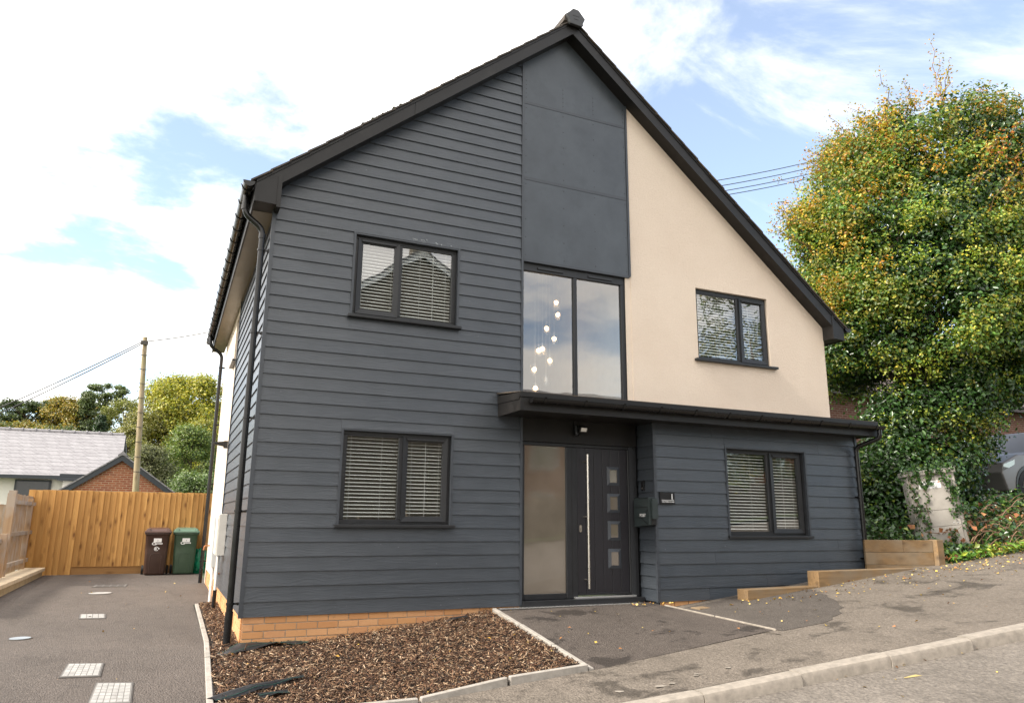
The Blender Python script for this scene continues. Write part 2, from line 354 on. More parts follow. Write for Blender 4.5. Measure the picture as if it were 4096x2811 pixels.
M_POLE = m_wood('pole_wood', (.36, .29, .19), (.29, .225, .145), (.18, .13, .08), grain=9, grey=(.26, .23, .12))
M_WIRE = plain('wire', (.03, .03, .032), .6)
M_GRASS = plain('grass_ground', (.055, .075, .022), .95, .35, .6, 3)
M_CARPAINT = plain('silver_car_paint', (.20, .195, .195), .35, .03, metal=.35)
M_CABINET = plain('cabinet_paint', (.34, .315, .285), .6, .1, .1, 6, dirt=(.25, .23, .20))
M_DASH = plain('pebbledash', (.16, .135, .105), .95, .35, 1.0, 40)
M_STONEWALL = m_brickwall('stone_wall', (.20, .165, .12), (.13, .105, .08), (.09, .08, .06), .42, .2)
M_BULB = m_emit('lit_bulb', (1, .62, .30), 2.4)
M_CRYSTAL = m_glass('crystal_shade', .12, (.97, .97, .97))
M_WALLRED = plain('signage_orange', (.80, .22, .02), .6)

# ------------------------------------------------------------------ levels of the ground
def zp(x):                      # the pavement climbs to the right
    if x >= 2.93: return -.31+.110*(x-2.93) if x < 12 else -.31+.110*9.07+.08*(x-12)
    if x > -.4: return -.31+.088*(x-2.93)
    return -.31-.293+.03*(x+.4)
def yk(x): return -3.40-.122*(x-2.6)          # back edge of the kerb
def zd(x, y):                   # driveway
    return (-.27+.0045*y) if y >= 0 else max(-.27+.055*y, -.62)
def zbed(x, y):                 # bark bed between wall and kerbs
    t = min(max((x+.25)/3.15, 0), 1); s = min(max(-y/2.28, 0), 1)
    if y > 0: return -.275+.010*y
    return (-.285+.25*max(0, (t-.28)/.72)**1.15)*(1-s)+s*(-.40+.10*t-.11*math.sin(math.pi*min(t*1.25, 1)))
def zpath(x, y):
    t = (x-2.93)/2.17; s = min(max((-y-.05)/2.28, 0), 1.02)
    return (-.02+.01*t)*(1-s)+s*(-.315+.245*t)

# ------------------------------------------------------------------ ground sheets
def ground():
    lin = lambda a, b, n: [a+(b-a)*i/(n-1) for i in range(n)]
    g = B().add([(-1500, -1500, -.95), (1500, -1500, -.95), (1500, 1500, -.95), (-1500, 1500, -.95)], [(0, 1, 2, 3)]).build('ground', M_GRASS, fix=False); structure(g)
    xs = lin(-30, 40, 71)
    rd = B()
    for x0, x1 in zip(xs[:-1], xs[1:]):
        rd.add([(x0, -12.6, zp(x0)-.13), (x1, -12.6, zp(x1)-.13), (x1, yk(x1)-.05, zp(x1)-.10), (x0, yk(x0)-.05, zp(x0)-.10)], [(0, 1, 2, 3)])
    structure(rd.build('road', M_ROAD, fix=False))
    pv = B()
    for x0, x1 in zip(xs[:-1], xs[1:]):
        for j in range(6):
            ya = [yk(x)+(-.30-yk(x))*j/6 for x in (x0, x1)]; yb = [yk(x)+(-.30-yk(x))*(j+1)/6 for x in (x0, x1)]
            if x1 <= -.4 and j > 1: continue
            lo = -.004 if (x1 <= 5.1 and j >= 2) or x1 <= -.4 else 0
            if x1 <= 5.1 and j >= 3: continue
            pv.add([(x0, ya[0], zp(x0)+lo), (x1, ya[1], zp(x1)+lo), (x1, yb[1], zp(x1)+lo), (x0, yb[0], zp(x0)+lo)], [(0, 1, 2, 3)])
    structure(pv.build('pavement', M_PAVE, fix=False))
    dr = B().grid(lin(-3.12, -.30, 12), lin(-4.6, 0, 12)+lin(.4, 11.1, 20), zd)
    dr.grid([-.30, -.12, .06], lin(4.05, 11.1, 10), zd)
    structure(dr.build('driveway', M_TARMAC, fix=False))
    structure(B().grid(lin(2.935, 5.09, 14), lin(-2.34, .06, 14), lambda x, y: zpath(x, y)+.003).build('path', M_PATH, fix=False))
    # newer tarmac laid against the old pavement, with a curved edge
    poly = [(5.12, -2.44), (5.63, -2.50), (6.05, -2.32), (6.42, -2.05), (6.68, -1.74), (6.95, -1.30), (7.2, -.80), (7.25, -.50), (5.12, -.50)]
    poly = poly[:1]+[(poly[i][0]*(1-t)+poly[i+1][0]*t+.02*math.sin(9*(i+t))*(0 if i > 6 else 1), poly[i][1]*(1-t)+poly[i+1][1]*t+.025*math.cos(7*(i+t))*(0 if i > 6 else 1)) for i in range(1, len(poly)-1) for t in (0, .25, .5, .75)]+poly[-1:]
    nt_ = B().add([(x, y, zp(x)+.004) for x, y in poly], [tuple(range(len(poly)))])
    structure(nt_.build('tarmac_patch', M_NEWTAR, fix=False))
    soil = B().grid(lin(-.30, 2.92, 34), lin(-2.30, .04, 26), lambda x, y: zbed(x, y)-.012+.012*math.sin(9*x+3*math.sin(5*y))*math.sin(7*y))
    soil.grid([-.27, -.13, .03], lin(.04, 4.06, 24), lambda x, y: zbed(x, y)-.012)
    structure(soil.build('soil_bed', M_SOIL, fix=False))
    # kerb stones along the road
    kb = tag(bpy.data.objects.new('kerb', None), kind='structure'); COL.objects.link(kb)
    x = -1.4; i = 0
    while x < 24:
        L = .915; x1 = x+L-.008; b = B()
        dz = random.uniform(-.006, .006); dy = random.uniform(-.006, .006)
        prof = [(0, 0), (-.10, 0), (-.128, -.012), (-.142, -.04), (-.150, -.20), (0, -.20)]
        n = len(prof)
        vs_ = [(xx, yk(xx)+p[0]+dy, zp(xx)+p[1]+.004+dz) for xx in (x, x1) for p in prof]
        b.add(vs_, [tuple(range(n))[::-1], tuple(range(n, 2*n))]+[(k, (k+1) % n, n+(k+1) % n, n+k) for k in range(n)])
        smooth_angle(b.build('kerb_stone', M_KERB, kb), 30); x += L; i += 1
    # concrete edgings
    def edging(name, pts, zf, w=.052, up=.018, mat=M_EDGING, L=.915):
        root = tag(bpy.data.objects.new(name, None), kind='structure'); COL.objects.link(root)
        for (xa, ya), (xb, yb) in zip(pts[:-1], pts[1:]):
            d = Vector((xb-xa, yb-ya)); n = max(1, round(d.length/L)); nrm = Vector((-d.y, d.x)).normalized()*w/2
            for k in range(n):
                t0 = k/n+.004; t1 = (k+1)/n-.004; P = [Vector((xa, ya))+d*t0, Vector((xa, ya))+d*t1]; b = B(); dz = random.uniform(-.004, .004)
                low = [(p.x+s*nrm.x, p.y+s*nrm.y, zf(p.x, p.y)-.15) for p, s in ((P[0], -1), (P[1], -1), (P[1], 1), (P[0], 1))]
                top = [(p.x+s*nrm.x, p.y+s*nrm.y, zf(p.x, p.y)+up+dz) for p, s in ((P[0], -1), (P[1], -1), (P[1], 1), (P[0], 1))]
                bevel(b.hexa(low+top).build('edging_stone', mat, root), .006, 1)
    edging('bed_edging', [(-.25, 4.06), (-.28, .36), (-.36, -2.30)], lambda x, y: zd(x, y))
    edging('bed_end_edging', [(-.22, 4.08), (.02, 4.08)], lambda x, y: zd(x, y))
    edging('bed_front_edging', [(-.36, -2.31), (2.88, -2.31)], lambda x, y: zbed(x, -2.28)+.02)
    edging('path_edging', [(2.905, -2.34), (2.905, -.02)], lambda x, y: zpath(2.935, y)+.010, up=.010)
    edging('path_strip', [(5.105, -2.38), (5.105, -.42)], lambda x, y: zpath(5.09, y)+.012, w=.020, up=.005, mat=M_KERB)
    # threshold drain at the door
    d = tag(bpy.data.objects.new('door_drain', None), kind='structure'); COL.objects.link(d)
    box('channel', M_IRON, d, 2.95, 5.0, -.135, -.045, -.06, -.012)
    for k in range(40):
        x = 2.955+k*.051; box('grating_bar', M_ALU, d, x, x+.034, -.13, -.05, -.013, -.0065)
ground()

# ------------------------------------------------------------------ the house
EX = .155                                   # visible height of one cladding board
RX, RZ, ML, MR = 3.985, 8.085, .813, .824   # ridge and pitches, measured at the soffit
HW = 8.755; HD = 8.0; OV = .20
def zs(x): return RZ-ML*(RX-x) if x < RX else RZ-MR*(x-RX)
def xl(z): return RX-(RZ-z)/ML
def xr(z): return RX+(RZ-z)/MR
house = thing('house', (0, 0, -.28), 'modern gabled house with dark grey board cladding, cream render and black trim', 'house')
def lap_board(name, parent, plane, a0, a1, z0, z1, off=0.0, a0t=None, a1t=None):
    """one overlapping board; plane 'y' faces the street (a is x), 'x' faces left (a is y)"""
    a0t = a0 if a0t is None else a0t; a1t = a1 if a1t is None else a1t
    h = z1-z0; up = min(.018, .018) if h > .14 else 0; zt = z1+up; d = .0165*h/.155; j0, j1 = random.uniform(-.0015, .0015), random.uniform(-.0015, .0015)
    bot = [(a0, off), (a1, off), (a1, off+.010), (a0, off+.010)]
    top = [(a0t, off+d+.0015), (a1t, off+d+.0015), (a1t, off+d+.0115), (a0t, off+d+.0115)]
    mk = (lambda p, z: (p[0], p[1], z)) if plane == 'y' else (lambda p, z: (p[1], p[0], z))
    return B().hexa([mk(p, z0+(j0 if i in (0, 3) else j1)) for i, p in enumerate(bot)]+[mk(p, zt) for p in top]).build(name, M_CLAD, parent)
def courses(parent, plane, a0, a1, zb, zt, off, holes=(), clip=None, joints=()):
    k = 0
    while zb+k*EX < zt-.01:
        z0 = zb+k*EX; z1 = min(z0+EX, zt); segs = [(a0, a1, z0, z1)]
        for (h0, h1, w0, w1) in holes:
            new = []
            for (p, q, s, e) in segs:
                if w1 <= s+.004 or w0 >= e-.004 or h1 <= p or h0 >= q: new.append((p, q, s, e)); continue
                new += [(p, h0, s, e), (h1, q, s, e)]
                if w1 < e-.012: new.append((h0+.001, h1-.001, w1, e))
                if w0 > s+.012: new.append((h0+.001, h1-.001, s, w0))
            segs = new
        for (p, q, s, e) in segs:
            if q-p < .01: continue
            if clip:
                lo, hi = clip(s), clip(e+.018)
                if lo > q-.02: continue
                lap_board('board', parent, plane, max(p, lo), q, s, e, off, min(max(p, hi), q-.004)); continue
            cut = [c for (kk, c) in joints if kk == k and p+.1 < c < q-.1]
            if cut:
                lap_board('board', parent, plane, p, cut[0]-.0012, s, e, off); lap_board('board', parent, plane, cut[0]+.0012, q, s, e, off)
            else: lap_board('board', parent, plane, p, q, s, e, off)
        k += 1
# openings on the street front: x0, x1, z0, z1
W_UL = (1.000, 2.338, 3.435, 4.490); W_LL = (.985, 2.318, .965, 2.055)
W_UR = (6.185, 7.590, 3.395, 4.505); W_P = (6.300, 7.752, .845, 2.062)
W_ST = (3.292, 4.925, 2.50, 4.475)
ST = .030  # trim width
# --- front wall carcass behind boards and panels (with openings)
def carcass(b, xs, top, y0, y1, holes, zb):
    """vertical strips between the xs, cut by holes"""
    for x0, x1 in zip(xs[:-1], xs[1:]):
        cuts = sorted([(h[2], h[3]) for h in holes if h[0] <= x0+1e-4 and h[1] >= x1-1e-4]); z = zb
        for w0, w1 in cuts:
            if w0 > z: b.box(x0, x1, y0, y1, z, w0)
            z = w1
        b.prism([(x0, z), (x1, z), (x1, top(x1)), (x0, top(x0))], 'y', y0, y1)
fw = B(); DOOR = (3.30, 4.93, -.3, 2.03)
carcass(fw, [.03, 1.0, 2.338, 3.27], lambda x: zs(x)+.03, .032, .20, [W_UL], 2.2)
carcass(fw, [.03, .985, 2.318, 3.27], lambda x: 2.2, .032, .20, [W_LL], .02)
carcass(fw, [3.27, 3.292, 4.925, 4.99], lambda x: min(zs(x), 8.0)+.03 if x < 3.9 or x > 4.1 else RZ, .034, .20, [(3.292, 4.925, 2.50, 4.475), (3.292, 4.925, -1, 2.03)], 0)
fwo = fw.build('front_wall', M_DARKWALL, house)
courses(fwo, 'y', ST, 3.255, 0, 7.60, 0.0, [(W_UL[0]-ST, W_UL[1]+ST, W_UL[2]-.03, W_UL[3]+.004), (W_LL[0]-ST, W_LL[1]+ST, W_LL[2]-.03, W_LL[3]+.004)], clip=lambda z: max(ST, xl(z)-.02))
# trims at the corners and around the openings
tr = B().box(-.012, .030, -.008, .012, -.004, 4.60).box(-.012, .010, .012, .034, -.004, 4.60)
tr.build('corner_trim', M_TRIM, house)
B().box(3.2555, 3.286, -.008, .030, .0, zs(3.27)+.0).build('edge_trim', M_TRIM, house)
for w in (W_UL, W_LL):
    for s in (0, 1):
        x = (w[0]-ST, w[0]-.002) if s == 0 else (w[1]+.002, w[1]+ST)
        box('edge_trim', M_TRIM, house, x[0], x[1], -.006, .055, w[2]-.02, w[3]+.004)
    box('edge_trim', M_TRIM, house, w[0]-.002, w[1]+.002, .003, .055, w[3]-.016, w[3]+.003)
pmk = B()      # splashes of pale filler above the upstairs window
for _ in range(26):
    x = 1.72+abs(random.gauss(0, .22)); z = 4.507+abs(random.gauss(0, .022)); r_ = random.uniform(.003, .010)
    pmk.add([(x+r_*1.5*random.uniform(.5, 1.2)*math.cos(a*1.05), -.0006, z+r_*random.uniform(.5, 1.2)*math.sin(a*1.05)) for a in range(6)], [tuple(range(6))])
tag(pmk.build('filler_splash', plain('filler', (.30, .32, .34), .8, .3), fwo, fix=False), kind='stuff')
# flat panels up the middle bay
pm = B()
def panel(z0, z1):
    b = B(); x0, x1 = 3.289, 4.985
    if z1 < 7.2: poly = [(x0, z0), (x1, z0), (x1, z1), (x0, z1)]
    else: poly = [(x0, z0), (x1, z0), (x1, zs(x1)+.01), (RX, RZ+.01), (x0, zs(x0)+.01)]
    o = b.prism(poly, 'y', .008, .030).build('panel', M_PANEL, house)
    for i in range(5):
        for x in (3.32, 3.92, 4.43, 4.955):
            z = z0+.06+(min(z1, 7.3)-z0-.12)*i/4
            if z < zs(x)-.05: box('screw', M_BLACK, o, x-.006, x+.006, .005, .012, z-.006, z+.006)
panel(4.512, 5.685); panel(5.735, 6.865); panel(6.909, 8.2)
box('panel_joint_strip', M_TRIM, house, 3.289, 4.985, .004, .030, 5.687, 5.733)
box('panel_joint_strip', M_TRIM, house, 3.289, 4.985, .004, .030, 6.867, 6.907)
box('edge_trim', M_TRIM, house, 4.987, 5.017, -.008, .040, 4.50, zs(5.0)+.0)
# rendered part on the right, with its window opening
rn = B(); carcass(rn, [4.93, 5.017], zs, .020, .20, [], 2.40)
carcass(rn, [5.017, W_UR[0], W_UR[1], HW], zs, .012, .20, [W_UR], 2.40)
rn.build('rendered_wall', M_RENDER, house)
# right and back walls
box('rendered_wall', M_RENDER, house, HW-.2, HW-.002, .201, HD, -.3, 4.2)
B().prism([(.02, -.3), (HW-.21, -.3), (HW-.21, zs(HW-.21)), (RX, RZ), (.02, zs(.02))], 'y', HD-.2, HD-.002).build('back_wall', M_RENDER, house)
# --- left side: boards, then render
SY = 4.17
sw = box('side_wall', M_DARKWALL, house, .03, .2, .202, SY, .0, 4.80)
courses(sw, 'x', .032, SY-.03, .012, 4.58, 0.0)
box('edge_trim', M_TRIM, house, -.010, .03, SY-.0305, SY-.001, 0, 4.585)
side_w = (4.35, 5.05, 3.62, 4.45)
b = B()
b.box(.012, .2, SY, side_w[0], .05, 4.80).box(.012, .2, side_w[1], HD-.21, .05, 4.80).box(.012, .2, side_w[0], side_w[1], .05, side_w[2]).box(.012, .2, side_w[0], side_w[1], side_w[3], 4.80)
b.build('rendered_wall', M_RENDER, house)
w = box('window', M_FRAME, house, .06, .10, side_w[0], side_w[1], side_w[2], side_w[3])
box('sill', M_FRAME, w, -.055, .08, side_w[0]-.03, side_w[1]+.03, side_w[2]-.025, side_w[2]+.012)
box('glass_pane', M_GLASS, w, .052, .056, side_w[0]+.07, side_w[1]-.07, side_w[2]+.07, side_w[3]-.07)
# --- brick plinth
BK = box('brick', M_BRICK, None, -.1075, .1075, -.012, .09, -.0325, .0325, bev=.004)
BK.name = 'brick'; COL.objects.unlink(BK)
def bricks(parent, plane, a0, a1, rows, ztop, face):
    for r in range(rows):
        a = a0-(.1125 if r % 2 else 0); z = ztop-.0375-.075*r
        while a < a1-.02:
            p = max(a, a0); q = min(a+.215, a1)
            if q-p > .03:
                c = (p+q)/2; rot = (0, 0, 0) if plane == 'y' else (0, 0, -math.pi/2)
                loc = (c, face+.012+random.uniform(-.002, .002), z) if plane == 'y' else (face+.012+random.uniform(-.002, .002), c, z)
                inst(BK, 'brick', loc, parent, ((q-p)/.215, 1, 1), rot)
            a += .225
pl = B().box(.048, 3.29, .034, .20, -.6, .005); plo = pl.build('plinth', M_MORTAR, house)
bricks(plo, 'y', .042, 3.27, 4, .004, .024)
pl2 = box('plinth', M_MORTAR, house, .050, .2, .202, HD-.01, -.6, .012)
bricks(pl2, 'x', .14, HD-.02, 4, .010, .030)
box('concrete_footing', M_MORTAR, house, .012, 3.2, .0, .030, -.50, -.285)

# --- windows
def window(wn, y, sash, mull, nslat, sill_l=.055, sill_r=.055):
    x0, x1, z0, z1 = wn; f = .058; d = .07; b = B()
    b.box(x0, x1, y, y+d, z1-f, z1).box(x0, x1, y, y+d, z0, z0+f).box(x0, x0+f, y, y+d, z0+f, z1-f).box(x1-f, x1, y, y+d, z0+f, z1-f).box(mull-.032, mull+.032, y, y+d, z0+f, z1-f)
    w = b.build('window', M_FRAME, house); bevel(w, .004, 1)
    sx0, sx1 = (x0+f-.02, mull-.012) if sash == 'L' else (mull+.012, x1-f+.02); sz0, sz1 = z0+f-.022, z1-f+.012
    fx0, fx1 = (mull+.030, x1-f+.004) if sash == 'L' else (x0+f-.004, mull-.030)
    g = .062; b = B()
    for q in ([(sx0, sz0), (sx1, sz0), (sx1-g, sz0+g), (sx0+g, sz0+g)], [(sx1, sz0), (sx1, sz1), (sx1-g, sz1-g), (sx1-g, sz0+g)],
              [(sx1, sz1), (sx0, sz1), (sx0+g, sz1-g), (sx1-g, sz1-g)], [(sx0, sz1), (sx0, sz0), (sx0+g, sz0+g), (sx0+g, sz1-g)]):
        c = [sum(p[0] for p in q)/4, sum(p[1] for p in q)/4]
        b.hexa([(p[0], y-.022, p[1]) for p in q[:2]]+[(p[0], y-.012, p[1]) for p in q[2:]]+[(p[0], y+.03, p[1]) for p in q])
    s = b.build('sash', M_FRAME, w)
    box('glazing_bead', M_FRAME, w, fx0, fx1, y+.004, y+.018, z1-f-.014, z1-f+.002)
    gl = B().add([(fx0, y+.022, z0+f-.004), (fx1, y+.022, z0+f-.004), (fx1, y+.022, z1-f+.004), (fx0, y+.022, z1-f+.004)], [(0, 1, 2, 3)]).build('glass_pane', M_GLASS, w, fix=False)
    B().add([(sx0+g-.004, y+.006, sz0+g-.004), (sx1-g+.004, y+.006, sz0+g-.004), (sx1-g+.004, y+.006, sz1-g+.004), (sx0+g-.004, y+.006, sz1-g+.004)], [(0, 1, 2, 3)]).build('glass_pane', M_GLASS, w, fix=False)
    bevel(box('trickle_vent', M_FRAME, w, sx0+.045, sx1-.045, y-.040, y-.018, sz1-.050, sz1-.028), .004)
    bevel(box('sill', M_FRAME, w, x0-sill_l, x1+sill_r, y-.115, y+.02, z0-.034, z0+.002), .006)
    return w
window(W_UL, .058, 'L', 1.578, 24); window(W_LL, .058, 'R', 1.702, 24)
window(W_UR, .062, 'R', 7.030, 26, .075, .09)
# stair window: two tall lights, trickle vents in the head
def stair_window():
    x0, x1, z0, z1 = W_ST; y = .045; f = .058; b = B()
    b.box(x0, x1, y, y+.07, z1-.11, z1).box(x0, x1, y, y+.07, z0, z0+.07).box(x0-.004, x0+.022, y, y+.07, z0+.07, z1-.11).box(x1-f, x1, y, y+.07, z0+.07, z1-.11).box(4.085, 4.140, y, y+.07, z0+.07, z1-.11)
    w = b.build('window', M_FRAME, house); bevel(w, .004, 1)
    for a, c in ((x0+.02, 4.087), (4.138, x1-f+.002)):
        B().add([(a, y+.03, z0+.06), (c, y+.03, z0+.06), (c, y+.03, z1-.105), (a, y+.03, z1-.105)], [(0, 1, 2, 3)]).build('glass_pane', M_GLASS, w, fix=False)
    for c in (3.72, 4.52): bevel(box('trickle_vent', M_BLACK, w, c-.20, c+.20, y-.016, y+.004, z1-.075, z1-.045), .004)
    box('flashing', M_TRIM, w, x0, 4.99, -.004, .05, z1+.002, z1+.034)
stair_window()
# --- rooms seen through the glass
def room(x0, x1, y0, y1, z0, z1, back=M_PLASTER):
    b = B().add([(x0, y1, z0), (x1, y1, z0), (x1, y1, z1), (x0, y1, z1), (x0, y0, z0), (x1, y0, z0), (x1, y0, z1), (x0, y0, z1)],
                [(0, 1, 2, 3), (0, 4, 7, 3), (1, 5, 6, 2), (3, 2, 6, 7)])
    b.build('room_wall', back, house, fix=False)
    B().add([(x0, y0, z0), (x1, y0, z0), (x1, y1, z0), (x0, y1, z0)], [(0, 1, 2, 3)]).build('room_floor', M_ROOMFLOOR, house, fix=False)
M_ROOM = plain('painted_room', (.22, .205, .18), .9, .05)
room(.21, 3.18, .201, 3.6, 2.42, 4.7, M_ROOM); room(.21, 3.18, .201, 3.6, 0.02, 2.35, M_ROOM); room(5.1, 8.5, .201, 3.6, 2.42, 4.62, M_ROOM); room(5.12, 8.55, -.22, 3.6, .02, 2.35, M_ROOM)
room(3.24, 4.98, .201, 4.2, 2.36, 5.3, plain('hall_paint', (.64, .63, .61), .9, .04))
# --- porch
PY = -.35; PX0, PX1, PZ = 5.067, 8.850, .020
pw = B(); carcass(pw, [PX0+.03, W_P[0], W_P[1], PX1-.03], lambda x: 2.40, PY+.032, PY+.13, [W_P], -.05)
pwo = pw.box(PX0+.032, PX0+.12, PY+.131, .20, -.05, 2.40).box(PX1-.10, PX1-.032, PY+.131, .0, -.05, 2.40).build('porch_wall', M_DARKWALL, house)
courses(pwo, 'y', PX0+ST, PX1-ST, PZ, 2.37, PY, [(W_P[0]-ST, W_P[1]+ST, W_P[2]-.03, W_P[3]+.004)],
        joints=[(14, 6.05), (13, 8.05), (8, 8.2), (4, 8.3), (3, 6.02), (2, 7.9), (1, 6.9), (0, 5.9)])
courses(pwo, 'x', PY+ST, .048, PZ, 2.37, PX0)
B().box(PX0-.012, PX0+ST, PY-.008, PY+.012, PZ-.006, 2.37).box(PX0-.012, PX0+.010, PY+.012, PY+.034, PZ-.006, 2.37).build('corner_trim', M_TRIM, house)
B().box(PX1-ST, PX1+.012, PY-.008, PY+.03, PZ-.006, 2.37).build('corner_trim', M_TRIM, house)
for s in (0, 1):
    x = (W_P[0]-ST, W_P[0]-.002) if s == 0 else (W_P[1]+.002, W_P[1]+ST)
    box('edge_trim', M_TRIM, house, x[0], x[1], PY-.006, PY+.075, W_P[2]-.02, W_P[3]+.004)
box('edge_trim', M_TRIM, house, W_P[0]-.002, W_P[1]+.002, PY+.003, PY+.075, W_P[3]-.016, W_P[3]+.003)
window(W_P, PY+.078, 'R', 7.124, 28, .045, .045)
pp = box('plinth', M_MORTAR, house, PX0+.05, PX1-.03, PY+.034, PY+.128, -.45, PZ+.006)
bricks(pp, 'y', PX0+.045, 6.9, 3, PZ+.003, PY+.024)
# panel over the door, recessed
box('door_head_panel', M_FASCIA, house, 3.288, 5.030, .012, .034, 2.032, 2.36)
# --- front door set
def door_set():
    y = .055; fr = B()
    fr.box(3.292, 5.045, y-.01, y+.07, 1.985, 2.030).box(3.292, 3.338, y-.01, y+.07, .06, 1.985).box(3.945, 4.112, y-.01, y+.07, .06, 1.985).box(4.905, 5.045, y-.01, y+.07, .06, 1.985).box(3.338, 3.945, y-.01, y+.07, .06, .128)
    fo = fr.build('door_frame', M_FRAME, house); bevel(fo, .006, 1)
    box('mullion_groove', M_BLACK, fo, 4.022, 4.030, y-.0115, y, .07, 1.98)
    box('glass_pane', M_FROST, fo, 3.334, 3.948, y+.016, y+.022, .122, 1.99)
    box('cill', M_FRAME, fo, 3.288, 5.05, y-.12, y+.07, -.005, .058)
    bevel(box('threshold', M_ALU, fo, 4.045, 4.965, y-.06, y+.02, .060, .082), .003)
    leaf = B(); n = 6; xs = [4.114+(4.902-4.114)*i/n for i in range(n+1)]
    LG = [1.623, 1.264, .904, .545]; gx0, gx1, gh = 4.614, 4.734, .086
    for a, c in zip(xs[:-1], xs[1:]):
        cuts = [(z-gh, z+gh) for z in sorted(LG)] if False else []
        leaf.box(a+.002, c-.002, y+.004, y+.02, .093, 1.984)
    leaf.box(4.114, 4.902, y+.0205, y+.06, .093, 1.984)
    lo = leaf.build('front_door', m_door(), house); bevel(lo, .0025, 1)
    for z in LG:
        b = B(); o_, i_ = .040, 0.0
        Q = lambda e: [(gx0-e, z-gh-e), (gx1+e, z-gh-e), (gx1+e, z+gh+e), (gx0-e, z+gh+e)]
        O, I = Q(.040), Q(0)
        for k in range(4):
            k2 = (k+1) % 4
            b.hexa([(O[k][0], y-.002, O[k][1]), (O[k2][0], y-.002, O[k2][1]), (I[k2][0], y-.016, I[k2][1]), (I[k][0], y-.016, I[k][1]),
                    (O[k][0], y+.006, O[k][1]), (O[k2][0], y+.006, O[k2][1]), (I[k2][0], y+.006, I[k2][1]), (I[k][0], y+.006, I[k][1])])
        b.build('glazing_frame', M_TRIM, lo)
        box('glass_pane', M_FROST, lo, gx0, gx1, y-.003, y+.0035, z-gh, z+gh)
    hb = B().tube([(4.222, -.045, .182), (4.222, -.045, 1.893)], .0155, 14)
    for z in (.29, 1.08, 1.80): hb.tube([(4.222, -.045, z), (4.214, y+.01, z)], .011, 10)
    hb.build('pull_handle', M_STEEL, lo, smooth=False); smooth_angle(bpy.data.objects[lo.children[-1].name])
    e = B()
    pts = [(4.158+.017*math.cos(t), .93+(.028 if math.sin(t) > 0 else -.028)+.017*math.sin(t)) for t in [2*math.pi*i/20 for i in range(20)]]
    e.prism(pts, 'y', y-.008, y+.006).build('lock_plate', M_STEEL, lo)
    box('lock_core', M_IRON, lo, 4.154, 4.162, y-.0095, y-.007, .905, .94)
    box('weather_bar', M_FRAME, lo, 4.125, 4.895, y-.022, y+.004, .094, .118)
def m_door():
    t = NT('door_skin'); g = t.noise(t.coord((70, 70, 3)), 1.0, 4, .6, .6)
    return t.fin(t.mix(t.rng(g, .3, .7), (.0135, .013, .017), (.0185, .0175, .022)), .42, t.bump(g, .25, .004))
door_set()
# --- canopy over door and porch
CY, CX0, CX1 = -.68, 2.935, 8.945
cn = B().prism([(CY+.02, 2.345), (.0, 2.345), (.0, 2.60), (CY+.02, 2.515)], 'x', CX0+.02, CX1-.02)
cno = cn.build('canopy', M_FASCIA, house)
box('soffit', M_FASCIA, cno, CX0+.012, CX1-.012, CY+.012, .012, 2.332, 2.344)
box('fascia_board', M_FASCIA, cno, CX0, CX1, CY-.002, CY+.018, 2.318, 2.480)
box('capping', M_FASCIA, cno, CX0-.010, CX1+.010, CY-.022, CY+.020, 2.482, 2.535)
for x0, x1, nm in ((CX0, CX0+.018, 'end_board'), (CX1-.018, CX1, 'end_board')):
    B().prism([(CY+.0185, 2.318), (.0, 2.318), (.0, 2.480), (CY+.0185, 2.450)], 'x', x0, x1).build(nm, M_FASCIA, cno)
    xx = x0-.008 if x0 < 5 else x0+.008
    B().prism([(CY+.0205, 2.452), (.0, 2.482), (.0, 2.580), (CY+.0205, 2.536)], 'x', xx, xx+.018).build('end_capping', M_FASCIA, cno)
B().prism([(CY-.02, 2.537), (.01, 2.61), (.01, 2.63), (CY-.02, 2.545)], 'x', CX0-.01, CX1+.01).build('roof_sheet', M_ROOFTILE, cno)
def gutter(axis, a0, a1, cx, cz, r, side, brk, parent):
    """half-round trough running along an axis, with clips; side is the outward sign"""
    b = B(); n = 12; ring = []
    for rr in (r, r-.004):
        ring.append([(cx+rr*math.cos(math.pi+math.pi*i/n), cz+rr*math.sin(math.pi+math.pi*i/n)) for i in range(n+1)])
    poly = ring[0]+ring[1][::-1]
    mk = (lambda p, t: (t, p[0], p[1])) if axis == 'x' else (lambda p, t: (p[0], t, p[1]))
    m = len(poly); b.add([mk(p, a0) for p in poly]+[mk(p, a1) for p in poly], [(i, (i+1) % m, m+(i+1) % m, m+i) for i in range(m)])
    g = b.build('gutter', M_GUTTER, parent); smooth_angle(g, 50)
    for a in (a0, a1):
        c = B(); pts = [(cx+(r+.004)*math.cos(math.pi+math.pi*i/n), cz+(r+.004)*math.sin(math.pi+math.pi*i/n)) for i in range(n+1)]
        c.prism(pts, 'y' if axis == 'y' else 'x', a-.006, a+.006).build('gutter_end_cap', M_GUTTER, g)
    proto = None; k = a0+.16
    while k < a1-.05:
        if proto is None:
            c = B(); w = .016; R1 = r+.002; R2 = r+.009; P = []
            for rr in (R1, R2): P.append([(cx+rr*math.cos(math.pi+math.pi*i/10), cz+rr*math.sin(math.pi+math.pi*i/10)) for i in range(11)])
            c.prism(P[1]+P[0][::-1], 'y' if axis == 'y' else 'x', k-w, k+w)
            c.add([mk((cx+side*(r-.004), cz-.004), k-w), mk((cx+side*(r+.016), cz+.012), k-w), mk((cx+side*(r+.016), cz+.012), k+w), mk((cx+side*(r-.004), cz-.004), k+w)], [(0, 1, 2, 3)])
            proto = c.build('gutter_bracket', M_GUTTER, g); k0 = k
        else:
            o = proto.copy(); COL.objects.link(o); o.parent = g
            o.location = (0, k-k0, 0) if axis == 'y' else (k-k0, 0, 0)
        k += brk
    return g
